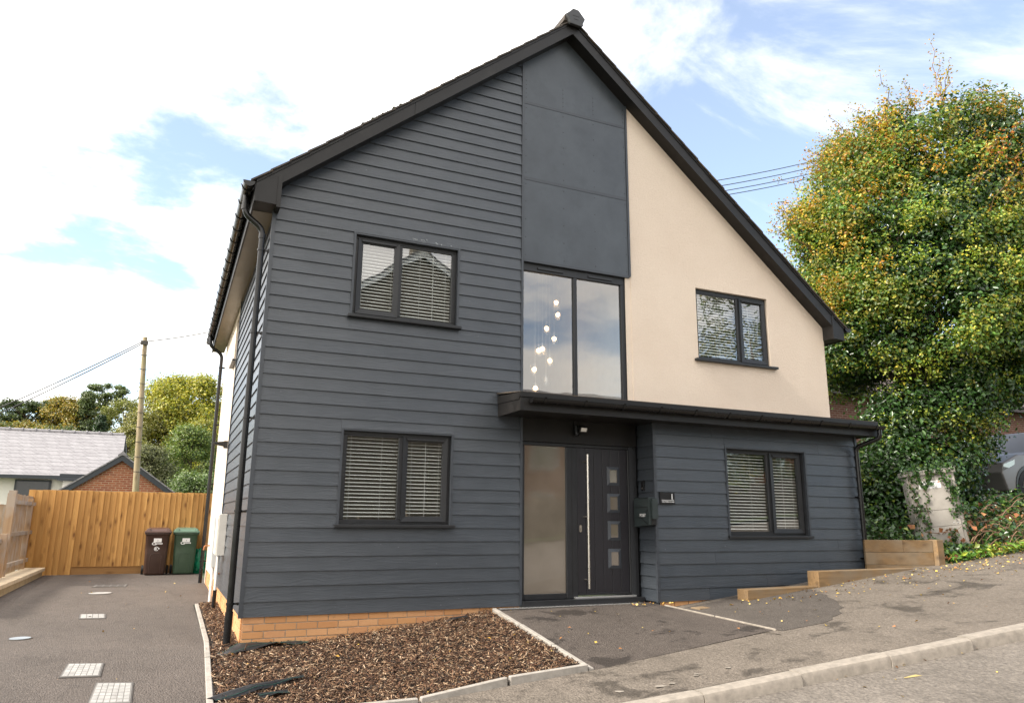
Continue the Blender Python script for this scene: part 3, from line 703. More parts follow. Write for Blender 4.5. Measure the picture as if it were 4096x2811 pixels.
gutter('x', CX0+.12, CX1+.03, CY-.066, 2.462, .056, -1, .56, house)
# --- main roof
rf = B()
for sgn, m, xe in ((-1, ML, -.235), (1, MR, HW+.245)):
    t0, t1 = .20, .235
    p = [(RX, RZ+.04), (xe, zs(xe)+.02), (xe, zs(xe)+t0), (RX, RZ+t0+.01)]
    rf.prism(p, 'y', -OV+.03, HD+.6)
roof = rf.build('roof', M_FASCIA, house)
def slope_strip(name, mat, lo, hi, y0, y1, xa, xb, parent):
    """a strip that follows the roof slope, between heights lo and hi over the soffit line"""
    return B().prism([(xa, zs(xa)+lo), (xb, zs(xb)+lo), (xb, zs(xb)+hi), (xa, zs(xa)+hi)], 'y', y0, y1).build(name, mat, parent)
XE = HW+.235
for xa, xb in ((.03, 1.62), (1.624, RX-.0005)): slope_strip('barge_board', M_FASCIA, -.012, .205, -OV, -OV+.022, xa, xb, roof)
for xa, xb in ((RX+.0005, HW)  ,): slope_strip('barge_board', M_FASCIA, -.012, .205, -OV, -OV+.022, xa, xb, roof)
for xa, xb in ((-.235, RX), (RX, XE)): slope_strip('barge_cap', M_FASCIA, .1655, .207, -OV-.012, -OV-.0005, xa, xb, roof)
slope_strip('verge_soffit', M_FASCIA, .0, .010, -OV+.0225, .012, .0, RX, roof); slope_strip('verge_soffit', M_FASCIA, .0, .010, -OV+.0225, .012, RX, HW, roof)
# boxed ends at the eaves
B().prism([(-.235, 4.600), (.030, 4.590), (.030, zs(.03)+.164), (-.235, zs(-.235)+.164)], 'y', -OV-.001, -OV+.30).build('eaves_box', M_FASCIA, roof)
box('eaves_box_trim', M_FASCIA, roof, .004, .050, -OV-.012, .0, 4.560, zs(.03)+.10)
box('eaves_box_trim', M_FASCIA, roof, -.244, -.215, -OV-.010, -OV+.03, 4.592, zs(-.235)+.12)
B().prism([(HW-.010, 3.945), (XE, 3.935), (XE, zs(XE)+.164), (HW-.010, zs(HW)+.164)], 'y', -OV-.001, -OV+.30).build('eaves_box', M_FASCIA, roof)
box('eaves_box_trim', M_FASCIA, roof, HW-.012, HW+.022, -OV-.010, -OV+.02, 3.935, zs(HW)+.17)
box('soffit', plain('soffit_plastic', (.19, .15, .11), .35, .12), roof, -.225, .012, -OV+.301, HD+.58, 4.590, 4.600)
box('soffit', M_FASCIA, roof, HW, XE-.01, -OV+.301, HD+.58, 3.935, 3.945)
box('fascia_board', M_FASCIA, roof, -.247, -.2255, -OV+.031, HD+.6, 4.578, 4.86)
box('fascia_board', M_FASCIA, roof, XE-.005, XE+.013, -OV+.031, HD+.6, 3.925, 4.18)
g1 = gutter('y', -OV-.06, HD+.55, -.318, 4.800, .062, -1, .46, roof)
g2 = gutter('y', -OV-.02, HD+.55, XE+.078, 4.135, .060, 1, .8, roof)
# tiles: each course shows its end along the verge
for sgn in (-1, 1):
    m = ML if sgn < 0 else MR; xe = -.30 if sgn < 0 else HW+.315; n = 21; ca = 1/math.sqrt(1+m*m)
    for i in range(n):
        xa = xe+(RX-xe)*i/n; xb = xe+(RX-xe)*(i+1.12)/n
        if i == n-1: xb = RX-.04*(-sgn)
        h0, h1 = .229, .216
        y0 = -OV-.035+random.uniform(-.004, .004); b = B()
        b.prism([(xa, zs(xa)+h0-.018), (xb, zs(xb)+h1-.018), (xb, zs(xb)+h1+.004), (xa, zs(xa)+h0+.006)], 'y', y0, HD+.62)
        b.build('roof_tile', M_ROOFTILE, roof)
mo = B()
for i in range(60):
    x = random.uniform(.95, 1.5); y = random.uniform(-.2, 0); r = random.uniform(.012, .03); z = zs(x)+.236
    mo.prism([(x-r, z-.01), (x+r, z-.01), (x+r*.6, z+r*1.1), (x-r*.5, z+r*.9)], 'y', y, y+.04)
mo.build('moss', plain('moss', (.035, .04, .018), .95), roof)
# ridge with its end cap
rc = B().prism([(RX-.16, RZ+.16), (RX+.16, RZ+.155), (RX+.145, RZ+.25), (RX+.05, RZ+.34), (RX-.05, RZ+.345), (RX-.145, RZ+.26)], 'y', -OV-.03, HD+.6); rc.build('ridge_tile', M_ROOFTILE, roof)
cp = B().prism([(RX-.085, RZ+.095), (RX+.105, RZ+.085), (RX+.165, RZ+.225), (RX+.055, RZ+.350), (RX-.035, RZ+.355), (RX-.145, RZ+.235)], 'y', -OV-.085, -OV-.031)
ro = cp.build('ridge_end_cap', plain('ridge_cap_plastic', (.030, .031, .033), .45), roof); bevel(ro, .012, 2)
for k, (w_, z_) in enumerate(((.055, .235), (.04, .18))): box('cap_slot', M_BLACK, ro, RX+.01-w_, RX+.01+w_, -OV-.0875, -OV-.08, RZ+z_-.004, RZ+z_+.004)
# --- downpipes
def downpipe(path, r, brk, parent, side):
    b = B().tube(path, r, 16); o = b.build('downpipe', M_GUTTER, parent); smooth_angle(o, 45)
    for (x, y, z) in brk:
        c = B().tube([(x, y, z-.012), (x, y, z+.012)], r+.007, 16)
        if side == 'x': c.box(x, .012, y-.012, y+.012, z-.010, z+.010).box(-.03, .004, y-.03, y+.03, z-.014, z+.014)
        else: c.box(x-.012, x+.012, y, PY+.002, z-.010, z+.010).box(x-.05, x+.05, PY-.02, PY+.001, z-.010, z+.010)
        smooth_angle(c.build('pipe_bracket', M_GUTTER, o))
    return o
def bend(pts, n=6, r=.09):
    out = [Vector(pts[0])]
    for a, b, c in zip(pts[:-2], pts[1:-1], pts[2:]):
        a, b, c = Vector(a), Vector(b), Vector(c); d1 = (a-b).normalized(); d2 = (c-b).normalized(); rr = min(r, (a-b).length*.45, (c-b).length*.45)
        for k in range(n+1):
            t = k/n; out.append((b+d1*rr)*(1-t)**2+b*2*t*(1-t)+(b+d2*rr)*t*t)
    out.append(Vector(pts[-1])); return out
dpx, dpy = -.098, .06
dp = downpipe(bend([(-.318, dpy, 4.75), (-.318, dpy, 4.52), (dpx, dpy, 4.36), (dpx, dpy, zbed(-.1, .06)-.05)]), .035, [(dpx, dpy, z) for z in (4.10, 3.10, 2.12, 1.10, .14)], house, 'x')
smooth_angle(B().tube([(dpx, dpy, .06), (dpx, dpy, -.30)], .041, 16).build('pipe_socket', M_GUTTER, dp))
smooth_angle(B().tube([(dpx, dpy, -.285), (dpx, dpy, -.268)], .075, 20).build('pipe_collar', M_GUTTER, dp))
for z in (4.60, 4.42): smooth_angle(B().tube([(-.318 if z > 4.5 else dpx-.03, dpy, z-.03), (-.318 if z > 4.5 else dpx-.03, dpy, z+.03)] if z > 4.5 else [(dpx, dpy, 4.24), (dpx, dpy, 4.30)], .041, 16).build('pipe_socket', M_GUTTER, dp))
downpipe(bend([(-.318, 7.75, 4.75), (-.318, 7.75, 4.55), (-.07, 7.75, 4.38), (-.07, 7.75, zd(0, 7.7)+.02)]), .035, [(-.07, 7.75, z) for z in (4.1, 2.9, 1.7, .2)], house, 'x')
downpipe(bend([(8.915, CY-.066, 2.42), (8.915, CY-.066, 2.29), (8.775, PY-.062, 2.17), (8.775, PY-.062, .30)], r=.07), .034, [(8.775, PY-.062, z) for z in (1.42, .52)], house, 'y')

# ------------------------------------------------------------------ blinds and lamps behind the glass
def blind(wn, y, label, pitch=.043, tilt=20):
    x0, x1, z0, z1 = wn; x0 += .045; x1 -= .045; ztop = z1-.035
    t = thing('venetian_blind', ((x0+x1)/2, y, z0), label, 'blind', 'white slatted blinds inside the windows')
    box('headrail', M_SLAT, t, x0, x1, y-.018, y+.018, ztop-.025, ztop+.012)
    a = R(tilt); c, s = .0175*math.cos(a), .0175*math.sin(a); z = ztop-.055
    src = B().add([(x0, y-c, z-s), (x1, y-c, z-s), (x1, y, z+.003), (x0, y, z+.003), (x1, y+c, z+s), (x0, y+c, z+s), (x0, y-c-.001, z-s-.0055), (x1, y-c-.001, z-s-.0055)], [(0, 1, 2, 3), (3, 2, 4, 5), (6, 7, 1, 0)]).build('slat', M_SLAT, t, smooth=True, fix=False)
    k = 1
    while z-k*pitch > z0+.075:
        o = src.copy(); COL.objects.link(o); o.parent = t; o.location = (0, 0, -k*pitch+random.uniform(-.001, .001)); k += 1
    for f in (.06, .36, .66, .94):
        x = x0+(x1-x0)*f; B().tube([(x, y-.020, ztop), (x, y-.020, z0+.06)], .0016, 5).build('cord', M_SLAT, t)
    x = x0+(x1-x0)*.80; B().tube([(x, y-.024, ztop), (x+.004, y-.024, z0+.10)], .003, 6).build('pull_cord', M_SLAT, t)
blind(W_UL, .150, 'white slatted blind in the upstairs window set in grey boards', tilt=27)
blind(W_LL, .150, 'white slatted blind in the downstairs window above the brick plinth and bark bed', tilt=9)
blind(W_UR, .155, 'white slatted blind in the upstairs window set in cream render', tilt=30)
blind(W_P, PY+.172, 'white slatted blind in the porch window beside the house number plate', tilt=19)
pl_ = thing('pendant_light', (4.42, 1.5, 5.25), 'cluster of lit glass pendant lamps hanging behind the tall stair window', 'lamp')
B().tube([(4.42, 1.5, 5.25), (4.42, 1.5, 5.20)], .24, 28).build('ceiling_plate', M_STEEL, pl_)
for i, (x, z) in enumerate([(4.578, 4.456), (4.608, 4.258), (4.406, 4.005), (4.538, 3.853), (4.265, 3.633), (4.331, 3.665), (4.461, 3.488), (4.186, 3.324), (4.391, 3.168), (4.208, 3.029)]):
    y = 1.5
    B().tube([(x, y, z+.06), (x, y, 5.22)], .0022, 5).build('cord', M_SLAT, pl_)
    sh = B(); n = 20
    for rr, a0 in ((.070, -.080), ):
        for k in range(n):
            t0, t1 = 2*math.pi*k/n, 2*math.pi*(k+1)/n
            sh.add([(x+rr*math.cos(t0), y+rr*math.sin(t0), z+a0), (x+rr*math.cos(t1), y+rr*math.sin(t1), z+a0), (x+rr*math.cos(t1), y+rr*math.sin(t1), z+.075), (x+rr*math.cos(t0), y+rr*math.sin(t0), z+.075)], [(0, 1, 2, 3)])
    so = sh.build('glass_shade', M_CRYSTAL, pl_)
    if i != 8:
        bm = bmesh.new(); bmesh.ops.create_icosphere(bm, subdivisions=2, radius=.032); me = bpy.data.meshes.new('bulb'); 
        for v in bm.verts: v.co *= 1+.25*random.random()
        bm.to_mesh(me); bm.free(); me.materials.append(M_BULB); bo = bpy.data.objects.new('bulb', me); COL.objects.link(bo); bo.parent = pl_; bo.location = Vector((x, y, z))-wloc(pl_)
    else: B().tube([(x, y, z-.03), (x, y, z+.04)], .03, 12).build('bulb', M_SLAT, pl_)

# ------------------------------------------------------------------ fittings on the house
def floodlight(loc, label, face):
    t = thing('floodlight', loc, label, 'floodlight'); x, y, z = loc
    if face == 'y':
        box('bracket', M_BLACK, t, x-.03, x+.03, y-.02, y+.012, z+.04, z+.15)
        B().tube([(x, y-.03, z+.06), (x, y-.05, z-.08)], .032, 12).build('sensor', M_BLACK, t)
        hd = B().hexa([(x-.01, y-.13, z-.045), (x+.11, y-.13, z-.045), (x+.11, y-.03, z-.02), (x-.01, y-.03, z-.02), (x-.01, y-.16, z+.02), (x+.11, y-.16, z+.02), (x+.11, y-.05, z+.055), (x-.01, y-.05, z+.055)]).build('lamp_head', M_BLACK, t); bevel(hd, .008)
        B().hexa([(x+.008, y-.139, z-.034), (x+.092, y-.139, z-.034), (x+.092, y-.13, z-.034), (x+.008, y-.13, z-.034), (x+.008, y-.1605, z+.012), (x+.092, y-.1605, z+.012), (x+.092, y-.15, z+.012), (x+.008, y-.15, z+.012)]).build('lens', M_SLAT, t)
    else:
        box('bracket', M_BLACK, t, x, .012, y-.04, y+.04, z-.06, z+.06)
        bevel(B().hexa([(x-.15, y-.06, z+.0), (x-.15, y+.06, z+.0), (x, y+.06, z-.03), (x, y-.06, z-.03), (x-.16, y-.06, z+.03), (x-.16, y+.06, z+.03), (x, y+.06, z+.05), (x, y-.06, z+.05)]).build('lamp_head', M_BLACK, t), .006)
floodlight((4.07, .012, 2.215), 'small black security floodlight with pale lens above the front door', 'y')
floodlight((-.05, 4.60, 2.22), 'small black downlight fixed high on the cream side wall', 'x')
# post box on the return wall beside the door
pb = thing('post_box', (PX0-.05, -.20, .955), 'dark green wall post box with angled flap beside the front door', 'post box')
bx0 = PX0-.125
P_ = lambda y, z: (y, z)
body = B().prism([(-.375, .985), (-.03, .955), (-.03, 1.325), (-.375, 1.325)], 'x', bx0, PX0-.004).build('body', M_POST, pb); bevel(body, .006)

box('lid', M_POST, pb, bx0-.006, PX0-.006, -.380, -.026, 1.327, 1.338, bev=.003)
box('letter_slot', M_BLACK, pb, bx0-.002, bx0+.004, -.355, -.05, 1.205, 1.214)
B().prism([(-.205, 1.075), (-.358, 1.19), (-.358, 1.178), (-.215, 1.068)], 'x', bx0-.0025, bx0+.004).build('crease', M_BLACK, pb)
B().prism([(-.05, 1.085), (-.205, 1.075), (-.205, 1.068), (-.05, 1.077)], 'x', bx0-.0025, bx0+.004).build('crease', M_BLACK, pb)
B().prism([(-.205, 1.075), (-.350, .995), (-.350, .983), (-.205, 1.065)], 'x', bx0-.0025, bx0+.004).build('crease', M_BLACK, pb)
box('newspaper_holder', M_POST, pb, bx0+.03, PX0-.005, -.415, -.377, 1.06, 1.322, bev=.004)
box('holder_opening', M_BLACK, pb, bx0+.034, PX0-.01, -.379, -.3765, .99, 1.058)
text('lettering', 'POST', .058, M_INK, pb, (bx0-.0035, -.165, 1.088), (math.pi/2, 0, -math.pi/2))
db = thing('doorbell', (PX0-.01, -.085, 1.43), 'small black video doorbell on the boards above the post box', 'doorbell')
box('body', M_BLACK, db, PX0-.022, PX0+.004, -.112, -.060, 1.435, 1.565, bev=.004); B().tube([(PX0-.0235, -.086, 1.468), (PX0-.02, -.086, 1.468)], .014, 16).build('button', M_STEEL, db)
sg = thing('house_sign', (5.25, PY-.01, 1.25), 'black house number plate with white lettering on the porch boards', 'sign')
box('plate', M_BLACK, sg, 5.134, 5.372, PY-.016, PY+.003, 1.255, 1.408, bev=.002)
text('lettering', '1', .105, M_INK, sg, (5.352, PY-.0175, 1.318), (math.pi/2, 0, 0), 'RIGHT'); box('line', M_INK, sg, 5.158, 5.358, PY-.0175, PY-.016, 1.306, 1.310)
text('lettering', 'CELYNEN CLOSE', .0262, M_INK, sg, (5.360, PY-.0175, 1.277), (math.pi/2, 0, 0), 'RIGHT')
# meter boxes and their pipes on the side wall
mb = thing('meter_box', (0, 3.3, .5), 'cream plastic meter box on the boarded side wall, its pipe going into the bark', 'meter box')
box('body', M_METERBOX, mb, -.105, .004, 3.02, 3.46, .505, 1.085, bev=.008); box('door', M_METERBOX, mb, -.118, -.106, 3.035, 3.445, .520, 1.070, bev=.003)
for z in (.60, 1.0): box('latch', M_ALU, mb, -.122, -.117, 3.05, 3.08, z-.015, z+.015)
smooth_angle(B().tube(bend([(-.06, 3.25, .52), (-.06, 3.25, -.30)]), .021, 12).build('pipe', M_WHITE, mb)); smooth_angle(B().tube([(-.06, 3.25, .02), (-.06, 3.25, -.32)], .027, 12).build('pipe_sleeve', M_GUTTER, mb))
smooth_angle(B().tube(bend([(-.05, 3.40, .52), (-.05, 3.40, .26), (-.05, 3.62, .22), (.01, 3.62, .22)], r=.04), .012, 8).build('gas_pipe', M_COPPER, mb))
mb2 = thing('meter_box', (0, 4.4, .25), 'white meter box standing lower and further along the rendered side wall', 'meter box')
box('body', M_WHITE, mb2, -.095, .018, 4.2, 4.72, .28, 1.05, bev=.008); box('door', M_WHITE, mb2, -.108, -.096, 4.22, 4.70, .30, 1.03, bev=.003)
smooth_angle(B().tube([(-.05, 4.40, .30), (-.05, 4.40, -.27)], .026, 12).build('pipe', M_WHITE, mb2)); smooth_angle(B().tube([(-.05, 4.40, -.02), (-.05, 4.40, .0)], .034, 12).build('pipe_collar', M_WHITE, mb2))
tp = thing('garden_tap', (0, 6.9, .5), 'brass garden tap on the cream side wall near the bins', 'tap')
smooth_angle(B().tube(bend([(.02, 6.9, .52), (-.09, 6.9, .52), (-.10, 6.9, .44)], r=.03), .012, 8).build('spout', M_COPPER, tp)); box('handle', M_COPPER, tp, -.075, -.055, 6.865, 6.935, .55, .565)

# ------------------------------------------------------------------ things on the driveway
def cover(name, quad, label, grid_n, mat, frame=True, group=None):
    P = [Vector((x, y, zd(x, y)+.006)) for x, y in quad]; c = sum(P, Vector())/4
    t = thing(name, c, label, 'drain cover', group); up = Vector((0, 0, .006))
    B().hexa([p-up*2 for p in P]+[p+up*.2 for p in P]).build('frame', M_IRON if frame else mat, t)
    Q = [c+(p-c)*.93 for p in P]; B().hexa([p for p in Q]+[p+up*.6 for p in Q]).build('lid', M_LIDGAP, t)
    S = [c+(p-c)*.88 for p in P]; L = lambda u, v: S[0]*(1-u)*(1-v)+S[1]*u*(1-v)+S[2]*u*v+S[3]*(1-u)*v
    n = grid_n
    for i in range(n):
        for j in range(n):
            e = .07/n; q = [L(i/n+e, j/n+e), L((i+1)/n-e, j/n+e), L((i+1)/n-e, (j+1)/n-e), L(i/n+e, (j+1)/n-e)]
            B().hexa([p+up*.55 for p in q]+[p+up*.95 for p in q]).build('raised_square', mat, t)
cover('drain_cover', [(-1.215, -1.84), (-.905, -1.90), (-.915, -1.25), (-1.205, -1.17)], 'pale square-patterned drain cover nearest the bark bed kerb', 6, M_COVER)
cover('drain_cover', [(-1.505, -.92), (-1.185, -.97), (-1.19, -.47), (-1.495, -.40)], 'pale square-patterned drain cover just beyond the one by the bark bed', 6, M_COVER)
cover('drain_cover', [(-1.70, 2.79), (-1.385, 2.72), (-1.415, 3.22), (-1.735, 3.29)], 'small pale drain cover halfway along the driveway', 4, M_COVER)
cover('drain_cover', [(-1.92, 7.55), (-1.36, 7.50), (-1.34, 7.98), (-1.90, 8.05)], 'dark iron drain grating in the driveway towards the bins', 4, M_IRON)
def round_cover(x, y, r, label, mat):
    t = thing('round_cover', (x, y, zd(x, y)), label, 'drain cover'); z = zd(x, y)
    B().tube([(x, y, z-.02), (x, y, z+.006)], r+.015, 32).build('frame', M_IRON, t); B().tube([(x, y, z-.01), (x, y, z+.010)], r, 32).build('lid', mat, t)
round_cover(-1.70, 6.30, .175, 'round pale cover in the driveway beside the iron grating', M_COVER)
round_cover(-2.11, 1.25, .10, 'small round grey cover near the low coping wall', plain('blue_grey_cover', (.22, .25, .28), .6))

def wheelie(loc, rz, label, mb_, ml, logo):
    t = thing('wheelie_bin', loc, label, 'bin', 'wheelie bins against the fence'); t.rotation_euler = (0, 0, 0)
    x, y, z = loc; H = .94; b = B(); lv = []
    prof = [(0.0, .205, 0.02, .40), (.03, .215, .0, .42), (.50, .232, -.025, .47), (.86, .247, -.045, .52), (.872, .272, -.07, .545), (.905, .272, -.07, .545)]
    ring = []
    for (h, w, yf, yb) in prof:
        c = .04; pts = [(-w+c, yf), (w-c, yf), (w, yf+c), (w, yb-c), (w-c, yb), (-w+c, yb), (-w, yb-c), (-w, yf+c)]
        ring.append([(x+p[0], y+p[1], z+.012+h) for p in pts])
    n = 8
    vs_ = [p for r_ in ring for p in r_]; fs = []
    for i in range(len(ring)-1):
        for k in range(n): fs.append((i*n+k, i*n+(k+1) % n, (i+1)*n+(k+1) % n, (i+1)*n+k))
    fs += [tuple(range(n))[::-1], tuple(range((len(ring)-1)*n, len(ring)*n))]
    bo = b.add(vs_, fs).build('body', mb_, t); bevel(bo, .006, 1); smooth_angle(bo, 35)
    ld = B().hexa([(x-.282, y-.085, z+.918), (x+.282, y-.085, z+.918), (x+.275, y+.54, z+.918), (x-.275, y+.54, z+.918), (x-.278, y-.08, z+.955), (x+.278, y-.08, z+.955), (x+.25, y+.52, z+1.0), (x-.25, y+.52, z+1.0)]).build('lid', ml, t); bevel(ld, .012)
    B().hexa([(x-.225, y-.03, z+.957), (x+.225, y-.03, z+.957), (x+.22, y+.5, z+.98), (x-.22, y+.5, z+.98), (x-.195, y+.02, z+1.0), (x+.195, y+.02, z+1.0), (x+.2, y+.47, z+1.035), (x-.2, y+.47, z+1.035)]).build('lid_dome', ml, ld)
    for s in (-1, 1): bevel(B().hexa([(x+s*.16, y-.05, z+.957), (x+s*.25, y-.05, z+.957), (x+s*.25, y+.12, z+.965), (x+s*.16, y+.12, z+.965), (x+s*.165, y-.02, z+1.012), (x+s*.225, y-.02, z+1.012), (x+s*.23, y+.12, z+1.02), (x+s*.165, y+.12, z+1.02)]).build('lid_lug', ml, ld), .006)
    box('handle', mb_, t, x-.24, x+.24, y+.55, y+.58, z+.86, z+.89)
    # moulded arch on the front
    A = [(-.115, .03), (-.115, .40), (-.095, .44), (-.06, .455), (.06, .455), (.095, .44), (.115, .40), (.115, .03)]
    ar = B(); yy = lambda h: y+(.0-.05*h/.86 if h > .03 else 0)
    for (x0_, h0), (x1_, h1) in zip(A[:-1], A[1:]):
        ar.tube([(x+x0_, yy(h0), z+.012+h0), (x+x1_, yy(h1), z+.012+h1)], .007, 6)
    ar.build('front_arch', mb_, t)
    for s in (-1, 1):
        wx = x+s*.255; wy = y+.42
        wh = B().tube([(wx-.022, wy, z+.10), (wx+.022, wy, z+.10)], .10, 24).build('wheel', M_RUBBER, t); smooth_angle(wh)
        B().tube([(wx-.025, wy, z+.10), (wx+.025, wy, z+.10)], .05, 16).build('hub', M_BLACK, wh)
    yf = y-.055
    def plate(x0_, x1_, h0, h1, mat, e=.0): return B().hexa([(x+x0_, yy(h0)-.004-e, z+h0), (x+x1_, yy(h0)-.004-e, z+h0), (x+x1_, yy(h0)+.004, z+h0), (x+x0_, yy(h0)+.004, z+h0), (x+x0_, yy(h1)-.004-e, z+h1), (x+x1_, yy(h1)-.004-e, z+h1), (x+x1_, yy(h1)+.004, z+h1), (x+x0_, yy(h1)+.004, z+h1)])
    st = plate(-.075, .085, .715, .80, None).build('sticker', M_INK, t)
    text('number', '1', .055, M_BLACK, st, (x-.005, yy(.74)-.0065, z+.735), (math.pi/2, 0, 0), ext=.0005)
    # council mark: a white swoosh ring with a band of letters
    lg = B(); 
    for k in range(14):
        a0 = R(60+k*20); a1 = R(60+(k+1)*20); f = lambda a, rr: (x-.055+.042*rr*math.cos(a), z+logo+.026*rr*math.sin(a))
        p = [f(a0, 1.25), f(a1, 1.25), f(a1, .8), f(a0, .8)]
        lg.add([(q[0], yy(logo)-.006, q[1]) for q in p], [(0, 1, 2, 3)])
    for k in range(6):
        xx = x-.05+k*.027; lg.add([(xx, yy(logo)-.0065, z+logo-.013), (xx+.019, yy(logo)-.0065, z+logo-.013), (xx+.025, yy(logo)-.0065, z+logo+.014), (xx+.006, yy(logo)-.0065, z+logo+.014)], [(0, 1, 2, 3)])
    lg.build('council_mark', M_INK, t, fix=False)
    if logo < .69:
        rg = B()
        for k in range(16):
            a0 = R(20+k*19); a1 = R(20+(k+1)*19); f = lambda a, rr: (x-.005+rr*math.cos(a), z+.575+rr*math.sin(a))
            p = [f(a0, .046), f(a1, .046), f(a1, .034), f(a0, .034)]; rg.add([(q[0], yy(.57)-.006, q[1]) for q in p], [(0, 1, 2, 3)])
        rg.add([(x+.028, yy(.57)-.006, z+.59), (x+.062, yy(.57)-.006, z+.59), (x+.045, yy(.57)-.006, z+.555)], [(0, 1, 2)])
        rg.add([(x-.015+.018*math.cos(R(a)), yy(.57)-.006, z+.575+.018*math.sin(R(a))) for a in range(0, 360, 40)], [tuple(range(9))])
        rg.build('recycling_mark', M_INK, t, fix=False)
wheelie((-.925, 10.30, zd(0, 10.4)), 0, 'brown wheelie bin with recycling mark standing against the fence', M_BROWNBIN, M_BROWNLID, .685)
wheelie((-.335, 10.42, zd(0, 10.4)), 0, 'green wheelie bin standing between the brown bin and the house', M_GREENBIN, M_GREENLID, .695)
def lumpy(name, c, s, mat, parent, amp=.25, sub=4, fr=5.0, seed=0):
    from mathutils import noise as nz
    bm = bmesh.new(); bmesh.ops.create_icosphere(bm, subdivisions=sub, radius=1)
    for v in bm.verts:
        d = 1+amp*nz.noise(v.co*fr*.4+Vector((seed, 0, 0)))+amp*.8*abs(nz.noise(v.co*fr+Vector((0, seed, 0))))
        v.co = Vector((v.co.x*s[0]*d, v.co.y*s[1]*d, max(v.co.z, -.75)*s[2]*d))
    me = bpy.data.meshes.new(name); bm.to_mesh(me); bm.free(); me.materials.append(mat); o = bpy.data.objects.new(name, me); COL.objects.link(o); o.location = c; o.parent = parent
    return o
tag(lumpy('green_sack', (.02, 10.75, .0), (.20, .18, .29), M_SACK, None, .35, 4, 6, 3), 'crumpled bright green plastic sack tucked between green bin and house', 'sack')

# ------------------------------------------------------------------ fences and low wall on the left
FY = 11.02; FZ = zd(0, 11)
fn = thing('board_fence', (-1.4, FY, FZ), 'tall orange-brown close-board fence behind the wheelie bins', 'fence')
gb = box('gravel_board', M_GRAVELBOARD, fn, -2.75, 1.7, FY-.014, FY+.014, FZ-.02, FZ+.165, bev=.003)
x = -3.62; i = 0
while x < 1.6:
    wd = random.uniform(.115, .132); tl = random.uniform(-.004, .004); zt = 1.615+random.uniform(-.008, .006); y0 = FY-.026-random.uniform(0, .002)
    z0 = FZ+.166 if x > -2.75 else FZ-.03
    B().hexa([(x, y0, z0), (x+wd+.014, y0-.020, z0), (x+wd+.014, y0-.006, z0), (x, y0+.008, z0), (x+tl, y0, zt), (x+wd+.014+tl, y0-.020, zt), (x+wd+.014+tl, y0-.006, zt), (x+tl, y0+.008, zt)]).build('fence_board', M_FENCE, fn)
    x += wd; i += 1
for z in (.25, .8, 1.4): box('rail', M_FENCE, fn, -3.2, 1.6, FY+.012, FY+.05, z, z+.07)
lw = thing('low_wall', (-3.28, 8, -.25), 'low stone-coped wall running along the driveway under the side fence', 'wall')
box('wall_face', plain('wall_face_stone', (.36, .28, .16), .95, .2, .5, 6, dirt=(.16, .12, .07)), lw, -3.42, -3.12, 2.0, 10.75, -.6, -.115)
y = 2.0
while y < 10.7:
    L = random.uniform(.43, .47); bevel(box('coping_stone', M_STONE, lw, -3.47+random.uniform(-.004, .004), -3.08+random.uniform(-.004, .004), y, min(y+L-.008, 10.76), -.112, -.045), .008); y += L
sf = thing('side_fence', (-3.5, 8, -.05), 'weathered fence of thin upright slats on rails above the low wall', 'fence')
post = box('post', M_FENCEOLD, sf, -3.50, -3.38, 7.92, 8.04, -.10, 1.50, bev=.004)
for yy_ in (10.3, 5.6): box('post', M_FENCEOLD, sf, -3.52, -3.42, yy_, yy_+.1, -.1, 1.40 if yy_ > 8 else .72, bev=.004)
box('post', M_FENCEOLD, sf, -3.485, -3.375, 7.60, 7.715, -.10, .72, bev=.004)
for z in (.08, .66, 1.26): box('rail', M_RAIL, sf, -3.50, -3.44, 8.04, 10.9, z, z+.075, bev=.003)
for z in (.08, .56): box('rail', M_RAIL, sf, -3.50, -3.44, 3.0, 7.92, z, z+.075, bev=.003)
y = 8.06
while y < 10.95: box('slat', M_FENCEOLD, sf, -3.535-random.uniform(0, .006), -3.515, y, y+.085, -.05, 1.46+random.uniform(-.01, .01)); y += .125
y = 7.72
while y > 3.2: box('slat', M_FENCEOLD, sf, -3.535-random.uniform(0, .006), -3.515, y, y+.085, -.05, .74+random.uniform(-.01, .01)); y -= .118
nf = thing('garden_fence', (-5, 12.5, 0), 'pale close-board garden fence seen beyond the side fence', 'fence')
x = -8.5
while x < -3.95: box('fence_board', M_FENCEOLD, nf, x, x+.135, 12.5-random.uniform(0, .01), 12.52, -.5, 1.30+random.uniform(-.008, .008)); x += .14

# ------------------------------------------------------------------ timber edging and retaining boards on the right
def sleeper(x0, x1, y0, y1, zb, zt, label, drop=0.0):
    o = B().hexa([(x0, y0, zb), (x1, y0, zb), (x1, y1, zb), (x0, y1, zb), (x0, y0, zt), (x1, y0, zt+drop), (x1, y1, zt+drop), (x0, y1, zt)]).build('timber_sleeper', M_SLEEPER)
    bevel(o, .008); tag(o, label, 'sleeper', 'sleepers edging the pavement')
sleeper(5.36, 6.20, -.80, -.62, -.25, -.022, 'thin sunken timber sleeper beside the path strip', .012)
sleeper(6.12, 7.42, -.82, -.62, -.20, .178, 'middle timber sleeper stepping up along the porch wall', .014)
sleeper(7.345, 9.22, -.84, -.64, -.10, .384, 'highest timber sleeper running on to the retaining boards', .012)
rt = thing('retaining_boards', (9.2, -.8, .3), 'low retaining wall of stacked timber boards beside the porch', 'retaining wall')
